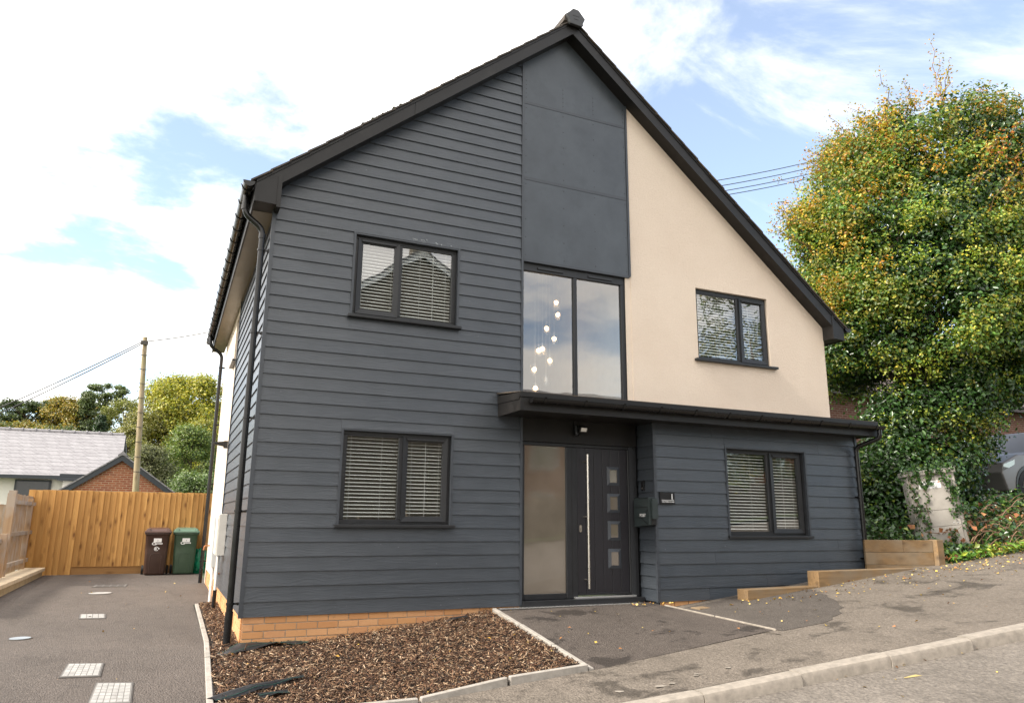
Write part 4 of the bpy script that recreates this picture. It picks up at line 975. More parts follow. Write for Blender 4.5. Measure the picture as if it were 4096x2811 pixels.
def plank(xa, ya, xb, yb, z0, z1, th=.05):
    d = Vector((xb-xa, yb-ya)).normalized(); n = Vector((-d.y, d.x))*th
    return bevel(B().hexa([(xa, ya, z0), (xb, yb, z0), (xb+n.x, yb+n.y, z0), (xa+n.x, ya+n.y, z0), (xa, ya, z1), (xb, yb, z1), (xb+n.x, yb+n.y, z1), (xa+n.x, ya+n.y, z1)]).build('plank', M_SLEEPER, rt), .005)
A0, A1 = Vector((8.70, -.47)), Vector((9.66, -.86))
for z0, z1, cuts in ((.20, .432, (0, 1)), (.436, .612, (0, 1)), (.616, .792, (0, .56, 1))):
    for a, c in zip(cuts[:-1], cuts[1:]):
        p = A0+(A1-A0)*a; q = A0+(A1-A0)*c-(A1-A0).normalized()*.003; plank(p.x, p.y, q.x, q.y, z0, z1)
bevel(box('post', M_SLEEPER, rt, 9.665, 9.80, -.93, -.79, .2, .80), .008)

# ------------------------------------------------------------------ leaf and chip clouds
def leaf_mesh(name, pos, nrm, size, col, mat, parent=None, aspect=.62, fold=.18, jitter=.75):
    """one small folded leaf per position: base, two sides, tip"""
    n = len(pos); o_ = np.array(wloc(parent)); pos = pos-o_
    nv = nrm+RNG.normal(0, jitter, (n, 3)); nv /= np.linalg.norm(nv, axis=1)[:, None]+1e-9
    r = RNG.normal(0, 1, (n, 3)); t = np.cross(nv, r); t /= np.linalg.norm(t, axis=1)[:, None]+1e-9; b = np.cross(nv, t)
    size = np.asarray(size).reshape(-1, 1)*np.ones((n, 1))
    v = np.empty((n, 4, 3)); v[:, 0] = pos-t*size*.5; v[:, 2] = pos+t*size*.5
    v[:, 1] = pos-t*size*.06+b*size*aspect*.5+nv*size*fold; v[:, 3] = pos-t*size*.06-b*size*aspect*.5+nv*size*fold
    me = bpy.data.meshes.new(name); me.vertices.add(4*n); me.vertices.foreach_set('co', v.reshape(-1).astype(np.float32))
    idx = np.arange(n)[:, None]*4; tri = np.concatenate([idx+[0, 1, 2], idx+[0, 2, 3]], 1).reshape(-1)
    me.loops.add(6*n); me.loops.foreach_set('vertex_index', tri.astype(np.int32))
    me.polygons.add(2*n); me.polygons.foreach_set('loop_start', (np.arange(2*n)*3).astype(np.int32))
    ca = me.color_attributes.new('Col', 'FLOAT_COLOR', 'POINT'); c4 = np.ones((n, 4, 4), np.float32); c4[:, :, :3] = np.asarray(col)[:, None, :]
    ca.data.foreach_set('color', c4.reshape(-1)); me.update(); me.validate()
    me.materials.append(mat); o = bpy.data.objects.new(name, me); COL.objects.link(o); o.parent = parent
    return o
def pick(cols, n, p=None, var=.25):
    c = np.array(cols)[RNG.choice(len(cols), n, p=p)]; return np.clip(c*(1+RNG.normal(0, var, (n, 1))), .002, 1)
def sphere_pts(n, fill=.35):
    d = RNG.normal(0, 1, (n, 3)); d /= np.linalg.norm(d, axis=1)[:, None]; r = 1-fill*RNG.random(n)**1.6; return d, r[:, None]

# ------------------------------------------------------------------ bark bed
def chips():
    n = 26000; nx = RNG.uniform(-.29, 2.86, n); ny = RNG.uniform(-2.26, .015, n)
    n2 = 3600; nx = np.concatenate([nx, RNG.uniform(-.215, .04, n2)]); ny = np.concatenate([ny, RNG.uniform(.02, 4.03, n2)]); n += n2
    from mathutils import noise as nz
    V = []; F = []; Cc = []
    pal = [(.072, .036, .020), (.038, .021, .013), (.12, .060, .033), (.19, .108, .06), (.024, .016, .012), (.31, .205, .125), (.42, .31, .21)]
    pr = [.21, .18, .18, .17, .08, .11, .07]
    cols = pick(pal, n, pr, .25)*.90; L = RNG.gamma(3.0, .0100, n)+.010; W = RNG.uniform(.004, .013, n); T = RNG.uniform(.002, .006, n)
    a = RNG.uniform(0, 2*math.pi, n); tilt = RNG.normal(0, .38, n); lift = RNG.random(n)**2*.022
    tmpl = np.array([(-1, -1, -1), (1, -.7, -1), (1, .8, -1), (-1, 1, -1), (-1, -1, 1), (1, -.7, 1), (1, .8, 1), (-1, 1, 1)], float)*.5
    allv = np.empty((n, 8, 3)); z = np.array([zbed(x, y)+.016*nz.noise((x*3.1, y*3.1, 2.0))+.010*nz.noise((x*9, y*9, 5.0)) for x, y in zip(nx, ny)])+lift
    ca, sa, ct, st = np.cos(a), np.sin(a), np.cos(tilt), np.sin(tilt)
    p = tmpl[None]*np.stack([L, W, T], 1)[:, None, :]
    x1 = p[..., 0]*ct[:, None]-p[..., 2]*st[:, None]; z1 = p[..., 0]*st[:, None]+p[..., 2]*ct[:, None]
    allv[..., 0] = x1*ca[:, None]-p[..., 1]*sa[:, None]+nx[:, None]; allv[..., 1] = x1*sa[:, None]+p[..., 1]*ca[:, None]+ny[:, None]; allv[..., 2] = z1+z[:, None]
    fa = np.array([(0, 3, 2, 1), (4, 5, 6, 7), (0, 1, 5, 4), (1, 2, 6, 5), (2, 3, 7, 6), (3, 0, 4, 7)])
    faces = (np.arange(n)[:, None, None]*8+fa[None]).reshape(-1)
    me = bpy.data.meshes.new('bark_chips'); me.vertices.add(8*n); me.vertices.foreach_set('co', allv.reshape(-1).astype(np.float32))
    me.loops.add(24*n); me.loops.foreach_set('vertex_index', faces.astype(np.int32)); me.polygons.add(6*n); me.polygons.foreach_set('loop_start', (np.arange(6*n)*4).astype(np.int32))
    at = me.color_attributes.new('Col', 'FLOAT_COLOR', 'POINT'); c4 = np.ones((n, 8, 4), np.float32); c4[:, :, :3] = cols[:, None, :]; at.data.foreach_set('color', c4.reshape(-1))
    me.update(); me.validate(); me.materials.append(M_CHIP); o = bpy.data.objects.new('bark_chips', me); COL.objects.link(o)
    tag(o, 'brown bark chippings covering the bed along the house', 'bark chips', kind='stuff')
chips()
def membrane(name, pts, label, thread):
    """a rumpled strip of black weed cloth; pts is the centre line with half-widths"""
    from mathutils import noise as nz
    b = B(); n = len(pts); m = 7; rows = []
    for i, (x, y, w, h) in enumerate(pts):
        j = min(i+1, n-1); k = max(i-1, 0); d = Vector((pts[j][0]-pts[k][0], pts[j][1]-pts[k][1])).normalized(); nr = Vector((-d.y, d.x))
        for q in range(m):
            s = (q/(m-1)-.5)*2; px, py = x+nr.x*w*s, y+nr.y*w*s
            b.v.append((px, py, zbed(min(px, 2.9), min(py, 0))+.022+h*.45*(1-s*s*.7)+.035*nz.noise((px*7, py*7, 1.3))+.02*nz.noise((px*21, py*21, 4.1))))
    for i in range(n-1):
        for q in range(m-1): b.f.append((i*m+q, i*m+q+1, (i+1)*m+q+1, (i+1)*m+q))
    o = b.build(name, M_MEMBRANE, smooth=True); tag(o, label, 'weed membrane')
    for q in thread:
        l = B(); l.tube([Vector(b.v[i*m+q])+Vector((0, 0, .003)) for i in range(n)], .0016, 4).build('green_thread', M_THREAD, o)
membrane('weed_membrane', [(-.20, -.42, .05, 0), (-.08, -.30, .11, .03), (.05, -.16, .12, .07), (.2, -.08, .10, .06), (.38, -.05, .08, .05), (.58, -.06, .05, .02), (.72, -.08, .02, 0)], 'crumpled black weed membrane poking out at the house corner', [1, 5])
membrane('weed_membrane', [(-.34, -2.02, .06, .01), (-.18, -1.86, .07, .035), (.0, -1.72, .06, .05), (.16, -1.58, .05, .04), (.34, -1.44, .035, .03), (.48, -1.34, .02, 0)], 'long fold of black weed membrane lying across the bark near the corner kerb', [1])
membrane('weed_membrane', [(.02, -1.90, .05, 0), (.14, -1.82, .07, .02), (.28, -1.78, .05, .01)], 'small black scrap of weed membrane beside the long fold in the bark', [2])
membrane('weed_membrane', [(2.25, -.16, .03, 0), (2.38, -.13, .05, .03), (2.52, -.12, .03, .01)], 'small black scrap of weed membrane by the brick plinth near the path', [])

# fallen leaves over pavement, path, road edge and bed
def fallen():
    P = []; 
    def put(n, fx, fz):
        for _ in range(n):
            x, y = fx(); P.append((x, y, fz(x, y)+.010))
    zpv = lambda x, y: zp(x)+.006
    u = random.uniform
    put(250, lambda: (lambda x: (x, max(-3.4, -.80-abs(random.gauss(0, .55))-.06*(x-7))))(5.6+6*u(0, 1)**.8), zpv)
    put(300, lambda: (u(9.2, 13), u(-1.8, -.95)), zpv)
    put(70, lambda: (u(5.2, 12), u(-3.4, -.9)), zpv)
    put(16, lambda: (u(3, 5.05), u(-2.3, -.1)), lambda x, y: zpath(x, y)+.016)
    put(22, lambda: (u(3, 10), u(-4.6, -3.75)), lambda x, y: zp(x)-.105)
    put(30, lambda: (lambda x: (x, yk(x)-.165+u(-.02, .03)))(u(3, 9)), lambda x, y: zp(x)-.10)
    put(26, lambda: (u(-.2, 2.8), u(-2.2, -.1)), lambda x, y: zbed(x, y)+.025)
    put(18, lambda: (u(-3, -.4), u(-1.5, 9)), lambda x, y: zd(x, y)+.004)
    put(26, lambda: (u(4.6, 5.3), u(-.42, -.2)), lambda x, y: zpath(min(x, 5.09), y)+.018)
    P = np.array(P); n = len(P); col = pick([(.50, .34, .07), (.44, .25, .05), (.30, .13, .04), (.55, .42, .15), (.24, .11, .05)], n, [.34, .2, .16, .18, .12], .2)
    o = leaf_mesh('fallen_leaves', P, np.tile([0, 0, 1.0], (n, 1)), RNG.uniform(.018, .050, n), col, M_DRYLEAF, aspect=.75, fold=.12, jitter=.35)
    tag(o, 'yellow and brown fallen leaves scattered over pavement, path and bark', 'leaves', kind='stuff')
fallen()
# worn yellow line along the road edge and chalky marks on the pavement
def road_marks():
    r = tag(bpy.data.objects.new('road_markings', None), kind='structure'); COL.objects.link(r); my = plain('yellow_paint', (.36, .28, .11), .85, .3)
    for off in (.30, ):
        x = 2.7
        while x < 11:
            L = u_ = random.uniform(.05, .22); w = random.uniform(.012, .03); y = yk(x)-.15-off+random.uniform(-.02, .02)
            if random.random() < .5: B().add([(x, y, zp(x)-.098), (x+L, y-.03-.122*L, zp(x+L)-.098), (x+L*.9, y+w-.122*L, zp(x+L)-.098), (x+.03, y+w, zp(x)-.098)], [(0, 1, 2, 3)]).build('paint_patch', my, r, fix=False)
            x += L+random.uniform(.05, .6)
    for _ in range(9):
        x = random.gauss(3.35, .22); y = random.gauss(-3.18, .09); s = random.uniform(.008, .035); a = [random.uniform(.5, 1.3) for _ in range(7)]
        B().add([(x+s*1.6*a[k]*math.cos(k*.9), y+s*a[k]*math.sin(k*.9), zp(x)+.006) for k in range(7)], [tuple(range(7))]).build('chalk_mark', M_KERB, r, fix=False)
road_marks()

# ------------------------------------------------------------------ the bank on the right, with tree, cabinet and brambles
def zbank(x, y):
    e = -.95-.25*max(0, (x-9.7))/3; s = min(max((y-e)/1.5, 0), 1); s = s*s*(3-2*s); r = min(max((x-9.3)/4.0, 0), 1)
    return zp(x)-.03+.10*s+.36*s*r
bank = B().grid([9.0+.35*i for i in range(60)], [-1.25+.35*i for i in range(40)], lambda x, y: zbank(x, y)-(.08 if y < -1.0 else 0)).build('bank', plain('bank_soil', (.045, .036, .022), .95, .4, .8, 6), fix=False); structure(bank)
# utility cabinet
CB = Vector((10.80, -.24, zbank(10.8, .05)-.06))
cab = thing('utility_cabinet', CB, 'grey roadside utility cabinet half covered in ivy beside the retaining boards', 'utility cabinet'); cab.rotation_euler = (0, R(-6.0), R(-40))
def cb(name, mat, x0, x1, y0, y1, z0, z1, bev=.006, parent=None):
    o = B().box(x0+CB.x, x1+CB.x, y0+CB.y, y1+CB.y, z0+CB.z, z1+CB.z).build(name, mat, parent or cab)
    if bev: bevel(o, bev)
    return o
cb('body', M_CABINET, -.36, .36, 0, .40, 0, 1.18); cb('top', M_CABINET, -.39, .39, -.03, .43, 1.181, 1.26, .012)
dr_ = cb('door', M_CABINET, -.30, .30, -.018, .0, .60, 1.15); cb('panel', M_CABINET, -.30, .30, -.018, .0, .34, .595); cb('panel', M_CABINET, -.30, .30, -.018, .0, .04, .335)
def cbt(name, mat, z, x, r=.022): B().tube([(CB.x+x, CB.y-.024, CB.z+z), (CB.x+x, CB.y-.016, CB.z+z)], r, 14).build(name, mat, cab)
cbt('lock', M_IRON, .90, -.25); cbt('lock', M_IRON, .12, -.20); cbt('rivet', M_ALU, .38, .19, .010); cbt('rivet', M_ALU, .38, .25, .010); cbt('rivet', M_ALU, .30, -.22, .010); cbt('rivet', M_ALU, .30, -.15, .010)
nt2 = cb('notice', M_INK, -.20, .13, -.0205, -.0185, .955, 1.075, 0)
text('lettering', 'IMPORTANT NOTICE', .026, M_BLACK, nt2, (CB.x-.13, CB.y-.0215, CB.z+1.040), (math.pi/2, 0, 0), ext=.0004)
for k in range(4): cb('text_line', M_BLACK, -.185, .10-.02*(k % 2), -.0214, -.0206, 1.015-k*.018, 1.0195-k*.018, 0, nt2)
B().add([(CB.x+.09, CB.y-.0216, CB.z+1.042), (CB.x+.125, CB.y-.0216, CB.z+1.042), (CB.x+.1075, CB.y-.0216, CB.z+1.070)], [(0, 1, 2)]).build('warning_triangle', M_WALLRED, nt2, fix=False)

# the ivy-clad tree: outline by height (centre x, half-width, half-depth)
PROF = [(.6, 12.45, 1.35, .9), (1.6, 12.4, 1.35, .9), (2.6, 12.85, 1.35, 1.1), (3.6, 13.55, 1.75, 1.5), (4.6, 13.8, 2.45, 2.1), (5.6, 13.85, 2.95, 2.4), (6.8, 14.05, 3.1, 2.5), (8.0, 14.3, 2.95, 2.3), (9.0, 14.4, 2.6, 2.0), (9.9, 14.6, 1.9, 1.5), (10.5, 14.7, 1.1, .9), (10.75, 14.7, .3, .3)]
TY = 1.75
def prof(z):
    for (z0, *a), (z1, *b) in zip(PROF[:-1], PROF[1:]):
        if z0 <= z <= z1:
            t = (z-z0)/(z1-z0); return [p+(q-p)*t for p, q in zip(a, b)]
    return list(PROF[-1][1:])
tree = thing('ivy_tree', (12.9, TY, zbank(12.9, TY)), 'tall ivy-smothered tree turning yellow and orange at the top beside the house', 'tree')
def limb(name, pts, r0, r1, parent, n=9, mat=None):
    m = len(pts); return smooth_angle(B().tube(pts, [r0+(r1-r0)*i/(m-1) for i in range(m)], n).build(name, mat or M_BARK, parent), 60)
def wander(a, b, n, amp):
    a, b = Vector(a), Vector(b); return [a+(b-a)*(i/(n-1))+Vector((random.gauss(0, amp), random.gauss(0, amp), random.gauss(0, amp*.4)))*(1 if 0 < i < n-1 else 0) for i in range(n)]
limb('trunk', wander((12.9, TY, .5), (13.3, TY+.1, 7.5), 9, .08), .34, .15, tree, 12)
for k in range(16):
    z = random.uniform(2.6, 7.6); zt = min(z+random.uniform(1.2, 2.8), 10.2); cx, hw, hd = prof(zt); a = random.uniform(0, 2*math.pi)
    limb('limb', wander((12.9+.06*(z-.5), TY, z), (cx+hw*.85*math.cos(a), TY+hd*.8*math.sin(a), zt), 7, .10), .085, .02, tree)
from mathutils import noise as nz
def clumps(n, z0, z1, r0, r1, inset=.92):
    out = []
    while len(out) < n:
        z = random.uniform(z0, z1); cx, hw, hd = prof(z)
        if random.random() > (hw+hd)/6.5+.12: continue
        a = random.uniform(0, 2*math.pi); q = inset+.26*nz.noise((math.cos(a)*1.7, math.sin(a)*1.7, z*.55))+.04; out.append((cx+hw*q*math.cos(a), TY+hd*q*math.sin(a), z, random.uniform(r0, r1)))
    return out
def fill(cl, per, pal, pr, size, name, mat, squash=.8, fillr=.5, var=.22, aspect=.62):
    Ps, Ns, Cs = [], [], []
    cl = [c for c in cl if not (c[2] < 3.5 and c[0]+c[3] > 14.15) and not (2.3 < c[2] < 4.05 and c[0]-c[3]*.9 < 9.6+1.12*c[1])]   # bare gaps low in the crown
    for (x, y, z, r) in cl:
        n = int(per*(r/.5)**2); d, q = sphere_pts(n, fillr); p = d*q*[r, r, r*squash]; p *= 1+.22*RNG.normal(0, 1, (n, 1))*.5
        Ps.append(p+[x, y, z]); Ns.append(d*.8+[-.18, -.35, .65])
        w = np.array(pr, float); w = w*RNG.uniform(.35, 1.65, len(w)); w /= w.sum(); Cs.append(np.clip(pick(pal, n, w, var)*random.uniform(.55, 1.25), .002, 1))
    P = np.concatenate(Ps); N = np.concatenate(Ns); Cc = np.concatenate(Cs); s = RNG.uniform(size[0], size[1], len(P))
    return leaf_mesh(name, P, N, s, Cc, mat, tree, aspect=aspect)
GREEN = [(.022, .058, .014), (.035, .085, .018), (.05, .11, .022), (.10, .15, .022)]
fill(clumps(230, .8, 9.6, .45, .8, .74), 420, GREEN, [.42, .34, .18, .06], (.07, .125), 'ivy', M_IVY, fillr=.7)
fill(clumps(110, .7, 3.8, .35, .6, .92), 420, GREEN, [.40, .36, .18, .06], (.06, .11), 'ivy', M_IVY, fillr=.6)
fill(clumps(230, 4.1, 10.0, .35, .62, .90), 460, [(.085, .175, .03), (.14, .225, .036), (.27, .29, .042), (.38, .34, .05)], [.40, .31, .19, .10], (.05, .105), 'ivy_flower_leaves', M_LEAF, fillr=.55)
fill(clumps(190, 1.8, 7.5, .28, .5, .99), 260, [(.19, .26, .028), (.29, .32, .035), (.12, .19, .025), (.44, .37, .04)], [.36, .28, .24, .12], (.04, .075), 'hawthorn_leaves', M_LEAF, squash=.55, fillr=.9)
fill(clumps(62, 1.5, 4.4, .25, .45, 1.04), 210, [(.19, .26, .028), (.30, .33, .035), (.13, .20, .025)], [.4, .35, .25], (.04, .075), 'hawthorn_leaves', M_LEAF, squash=.5, fillr=.95)
fill(clumps(150, .9, 7.0, .08, .16, 1.10), 420, [(.36, .34, .05), (.44, .38, .06), (.24, .26, .04)], [.4, .35, .25], (.025, .045), 'ivy_flowers', M_LEAF, squash=.8, fillr=.9)
fill([(13.75, .5, 1.75, .45), (13.85, .55, 2.4, .5), (13.6, .2, 1.4, .4)], 420, GREEN, [.40, .36, .18, .06], (.06, .11), 'ivy', M_IVY, fillr=.6)
def upper(n, z0, z1, r):   # sprays on the top and the sides of the crown
    c = clumps(n, z0, z1, r[0], r[1], 1.02); return c
fill(upper(115, 7.2, 10.7, (.3, .55)), 170, [(.46, .29, .03), (.50, .23, .025), (.38, .32, .04), (.44, .15, .02), (.24, .25, .03)], [.32, .24, .2, .08, .16], (.04, .08), 'autumn_leaves', M_LEAF, squash=.6, fillr=.95)
fill([c for c in upper(190, 5.0, 9.0, (.25, .5)) if c[0] > 14.9 or c[0] < 11.2], 180, [(.42, .27, .03), (.45, .20, .022), (.34, .30, .04), (.22, .22, .03)], [.34, .2, .26, .2], (.04, .08), 'autumn_leaves', M_LEAF, squash=.6, fillr=.95)
fill([(13.4, -.45, 8.35, .42), (13.9, -.4, 8.1, .4)], 90, [(.46, .13, .02), (.48, .20, .025)], [.6, .4], (.045, .085), 'autumn_leaves', M_LEAF, squash=.7, fillr=.9)
# bare twigs reaching out of the top, with a few leaves each
Pt, Nt_ = [], []
for k in range(90):
    if k < 3: base = (14.3+.1*k, TY-.6, 10.2); tip = (14.2+.25*k, TY-.6, 11.9-.35*k)
    else:
        z = random.uniform(6.6, 10.4); cx, hw, hd = prof(z); a = random.uniform(math.pi*.55, 2.1*math.pi); q = random.uniform(1.0, 1.06)
        base = (cx+hw*.8*math.cos(a), TY+hd*.8*math.sin(a), z-.2); L = random.uniform(.35, 1.15)
        tip = (base[0]+math.cos(a)*(hw*.25+L*.5), base[1]+math.sin(a)*(hd*.25+L*.5), base[2]+L*random.uniform(.3, .9))
    pts = wander(base, tip, 7, .05); limb('twig', pts, .014, .004, tree, 5, M_TWIG)
    for p in pts[2:]:
        for _ in range(11): Pt.append(tuple(p+Vector((random.gauss(0, .06), random.gauss(0, .06), random.gauss(0, .06)))))
P = np.array(Pt); leaf_mesh('autumn_leaves', P, np.tile([0, 0, 1.0], (len(P), 1)), RNG.uniform(.04, .075, len(P)), pick([(.40, .27, .03), (.45, .22, .025), (.28, .27, .04)], len(P)), M_LEAF, tree, jitter=1.5)

# ivy and weeds over the bank, trails over the cabinet
def groundcover():
    n = 9000; x = RNG.uniform(9.8, 14.6, n); y = -.95-.08*np.maximum(0, x-9.7)+RNG.gamma(1.4, .75, n)*np.clip((15.2-x)/2, .3, 1)
    hgt = (.05+.22*RNG.random(n)**2+np.clip((y+.5)*.25, 0, .5)*RNG.random(n))*np.clip((14.6-x)/1.2, .15, 1)
    z = np.array([zbank(a, b) for a, b in zip(x, y)])+hgt*(y > -.85)+.02
    P = np.stack([x, y, z], 1); keep = ~((np.abs(x-10.8) < .5) & (y < .2) & (z > .72)); P = P[keep]
    o = leaf_mesh('bank_ivy', P, np.tile([-.1, -.5, .8], (len(P), 1)), RNG.uniform(.05, .10, len(P)), pick([(.025, .06, .015), (.04, .09, .02), (.07, .14, .03), (.16, .20, .03)], len(P), [.4, .34, .2, .06]), M_IVY, aspect=.8)
    tag(o, 'dark green ivy carpeting the bank under the tree', 'ivy', kind='stuff')
    n = 700; x = RNG.uniform(9.9, 14, n); y = -1.0-.08*(x-9.7)+RNG.gamma(1.1, .28, n); P = np.stack([x, y, np.array([zbank(a, b) for a, b in zip(x, y)])+.05+.10*RNG.random(n)], 1)
    o = leaf_mesh('weeds', P, np.tile([0, -.3, 1.0], (n, 1)), RNG.uniform(.06, .17, n), pick([(.09, .20, .03), (.14, .26, .04), (.30, .34, .05)], n), M_LEAF, aspect=.35)
    tag(o, 'bright green weeds along the foot of the bank', 'weeds', kind='stuff')
    n = 230; x = RNG.uniform(9.9, 14.5, n); y = -1.0+RNG.gamma(1.5, .5, n)-.07*(x-9.7); P = np.stack([x, y, np.array([zbank(a, b) for a, b in zip(x, y)])+.1+.35*RNG.random(n)*(y > -.7)], 1)
    o = leaf_mesh('dead_leaves', P, np.tile([0, -.5, .8], (n, 1)), RNG.uniform(.06, .13, n), pick([(.26, .10, .04), (.20, .085, .045), (.32, .16, .07)], n), M_DRYLEAF, aspect=.8)
    tag(o, 'rust brown dead leaves caught in the bank undergrowth', 'leaves', kind='stuff')
    b = B()
    for _ in range(270):
        x = random.uniform(11.0, 14.2); y = random.uniform(-.95, .2); z = zbank(x, y); a = random.uniform(-.6, 3.8); L = random.uniform(.35, 1.1); h = random.uniform(.05, .5)
        p0 = Vector((x, y, z)); p2 = p0+Vector((math.cos(a)*L, math.sin(a)*L*.4, random.uniform(-.05, .25))); p1 = (p0+p2)/2+Vector((0, -.1, h))
        b.tube([p0*(1-t)**2+p1*2*t*(1-t)+p2*t*t for t in [i/6 for i in range(7)]], random.uniform(.003, .008), 4, False)
    o = b.build('bramble_stems', M_TWIG); tag(o, 'tangle of bare brown bramble stems at the foot of the bank', 'brambles', kind='stuff')
    # ivy trails on the cabinet
    cm = Matrix.Translation(CB) @ cab.rotation_euler.to_matrix().to_4x4(); P = []; stems = B()
    for sx, z0, ex, z1 in ((-.33, 1.25, -.28, .55), (-.30, 1.1, -.24, .30), (-.12, .95, -.20, .15), (.22, 1.25, .33, .75), (.30, .95, .20, .72), (.35, 1.0, .37, .1), (.34, .62, .22, .52), (-.36, .7, -.30, .0), (.0, 1.27, -.05, 1.02), (.12, 1.26, .26, .9), (-.2, 1.27, -.14, 1.0), (.02, .03, .16, .22)):
        pts = [Vector((sx+(ex-sx)*t+random.gauss(0, .02), -.035-.01*random.random(), z0+(z1-z0)*t)) for t in [i/9 for i in range(10)]]
        stems.tube([cm @ p for p in pts], .0035, 4, False)
        for p in pts:
            for _ in range(5): P.append(tuple(cm @ (p+Vector((random.gauss(0, .030), -abs(random.gauss(0, .012)), random.gauss(0, .035))))))
    for _ in range(150): P.append(tuple(cm @ Vector((random.uniform(-.45, .48), random.uniform(-.10, .0), 1.27+random.gauss(.02, .07)))))
    for _ in range(80): P.append(tuple(cm @ Vector((random.choice((-.40, .41))+random.gauss(0, .03), random.uniform(-.06, .2), random.uniform(.05, 1.25)))))
    P = np.array(P); iv = thing('ivy_trails', CB, 'ivy trails hanging over the grey utility cabinet', 'ivy')
    leaf_mesh('leaves', P, np.tile([-.2, -1.0, .3], (len(P), 1)), RNG.uniform(.035, .065, len(P)), pick([(.025, .065, .015), (.045, .10, .02), (.08, .15, .03)], len(P), [.45, .38, .17]), M_IVY, iv, aspect=.9, jitter=.5)
    stems.build('stems', M_TWIG, iv)
groundcover()

# ------------------------------------------------------------------ buildings beyond
rh = thing('brick_house', (22, 9, 1), 'dull red brick house with brown tiled roof half hidden behind the ivy tree', 'house')
box('wall', M_DULLBRICK, rh, 15.2, 36, 9.0, 15, .3, 5.2)
B().prism([(8.55, 5.3), (15.5, 5.3), (12, 8.5)], 'x', 14.9, 36.3).build('roof', M_RTILE, rh); box('fascia_board', plain('dark_fascia', (.05, .04, .04), .7), rh, 14.9, 36.3, 8.50, 8.545, 5.12, 5.36)
wv = box('window', M_WHITE, rh, 24.6, 26.6, 8.94, 9.02, 2.7, 4.1); box('glass_pane', M_GLASS, wv, 24.68, 26.52, 8.925, 8.935, 2.78, 4.02); 
for k in range(22): box('vertical_blind', M_SLAT, wv, 24.7+k*.082, 24.7+k*.082+.06, 8.936, 8.939, 2.8, 4.0)
# parked car, only its nose corner shows past the ivy
def car():
    X, Y_, Z_ = 14.98, 1.05, zbank(15.0, 1.0)
    t = thing('parked_car', (X, Y_, Z_), 'silver car parked on the drive behind the ivy tree', 'car'); S = 1.12
    f = lambda px, pz: (X+px*S, Z_+pz*S)
    outl = [(-.30, .30), (-.42, .62), (-.36, .80), (.10, .98), (.75, 1.06), (1.45, 1.52), (2.9, 1.56), (3.6, 1.12), (3.95, .95), (3.95, .35)]
    body = B().prism([f(*p) for p in outl], 'y', Y_, Y_+1.85).build('body', M_CARPAINT, t); bevel(body, .05, 3); smooth_angle(body, 40)
    B().prism([f(*p) for p in [(.95, 1.08), (1.50, 1.46), (2.85, 1.49), (3.3, 1.12)]], 'y', Y_-.006, Y_+.05).build('side_window', M_BLACK, t)
    for wx in (.35, 3.15):
        w_ = B().tube([(X+wx*S, Y_-.02, Z_+.345*S), (X+wx*S, Y_+.24, Z_+.345*S)], .375*S, 36).build('wheel', M_RUBBER, t); smooth_angle(w_)
        B().tube([(X+wx*S, Y_-.024, Z_+.345*S), (X+wx*S, Y_+.0, Z_+.345*S)], .255*S, 30).build('rim_well', M_BLACK, w_)
        rm = B()
        for k in range(5):
            a = k*2*math.pi/5+.3; ca, sa = math.cos(a), math.sin(a); na, nb = -sa, ca
            rm.hexa([(X+wx*S+S*(ca*r_+na*w0), yv, Z_+.345*S+S*(sa*r_+nb*w0)) for yv in (Y_-.04, Y_-.02) for (r_, w0) in ((.02, -.045), (.25, -.06), (.25, .06), (.02, .045))])
        rm.tube([(X+wx*S, Y_-.045, Z_+.345*S), (X+wx*S, Y_-.02, Z_+.345*S)], .06*S, 16).build('rim', M_COVER, w_)
    for wx in (.35, 3.15):
        B().tube([(X+wx*S, Y_-.012, Z_+.36*S), (X+wx*S, Y_+.004, Z_+.36*S)], .43*S, 36).build('wheel_arch', M_BLACK, t)
    mr = B().hexa([(X+.62*S, Y_-.22, Z_+1.02*S), (X+.86*S, Y_-.22, Z_+1.04*S), (X+.9*S, Y_+.02, Z_+1.05*S), (X+.75*S, Y_+.02, Z_+1.03*S), (X+.64*S, Y_-.22, Z_+1.24*S), (X+.86*S, Y_-.22, Z_+1.25*S), (X+.9*S, Y_+.02, Z_+1.14*S), (X+.75*S, Y_+.02, Z_+1.13*S)]).build('mirror', M_BLACK, t); bevel(mr, .02)
    B().prism([f(*p) for p in [(-.40, .66), (-.36, .78), (-.02, .88), (-.05, .78)]], 'y', Y_-.008, Y_+.1).build('headlight', M_GLASS, t)
car()
nb = thing('neighbour_house', (-5, 23, -1), 'neighbouring bungalow with grey slate roof and white walls beyond the fence', 'house')
box('wall', M_WHITEWALL, nb, -14, -2.75, 23.3, 29.5, -1, 2.45)
sl = B().hexa([(-14.2, 23.0, 2.40), (-2.52, 23.0, 2.44), (-2.68, 26.5, 4.36), (-14.2, 26.5, 4.34), (-14.2, 22.9, 2.46), (-2.52, 22.9, 2.50), (-2.68, 26.5, 4.42), (-14.2, 26.5, 4.40)]).build('roof', M_SLATE, nb)
B().hexa([(-14.2, 26.51, 4.34), (-2.68, 26.51, 4.36), (-2.52, 30, 2.44), (-14.2, 30, 2.40), (-14.2, 26.51, 4.40), (-2.68, 26.51, 4.42), (-2.52, 30, 2.50), (-14.2, 30, 2.46)]).build('roof', M_SLATE, nb)
B().prism([(23.3, 2.4), (29.4, 2.4), (26.5, 4.3)], 'x', -2.95, -2.76).build('gable', M_WHITEWALL, nb)
x = -14.0
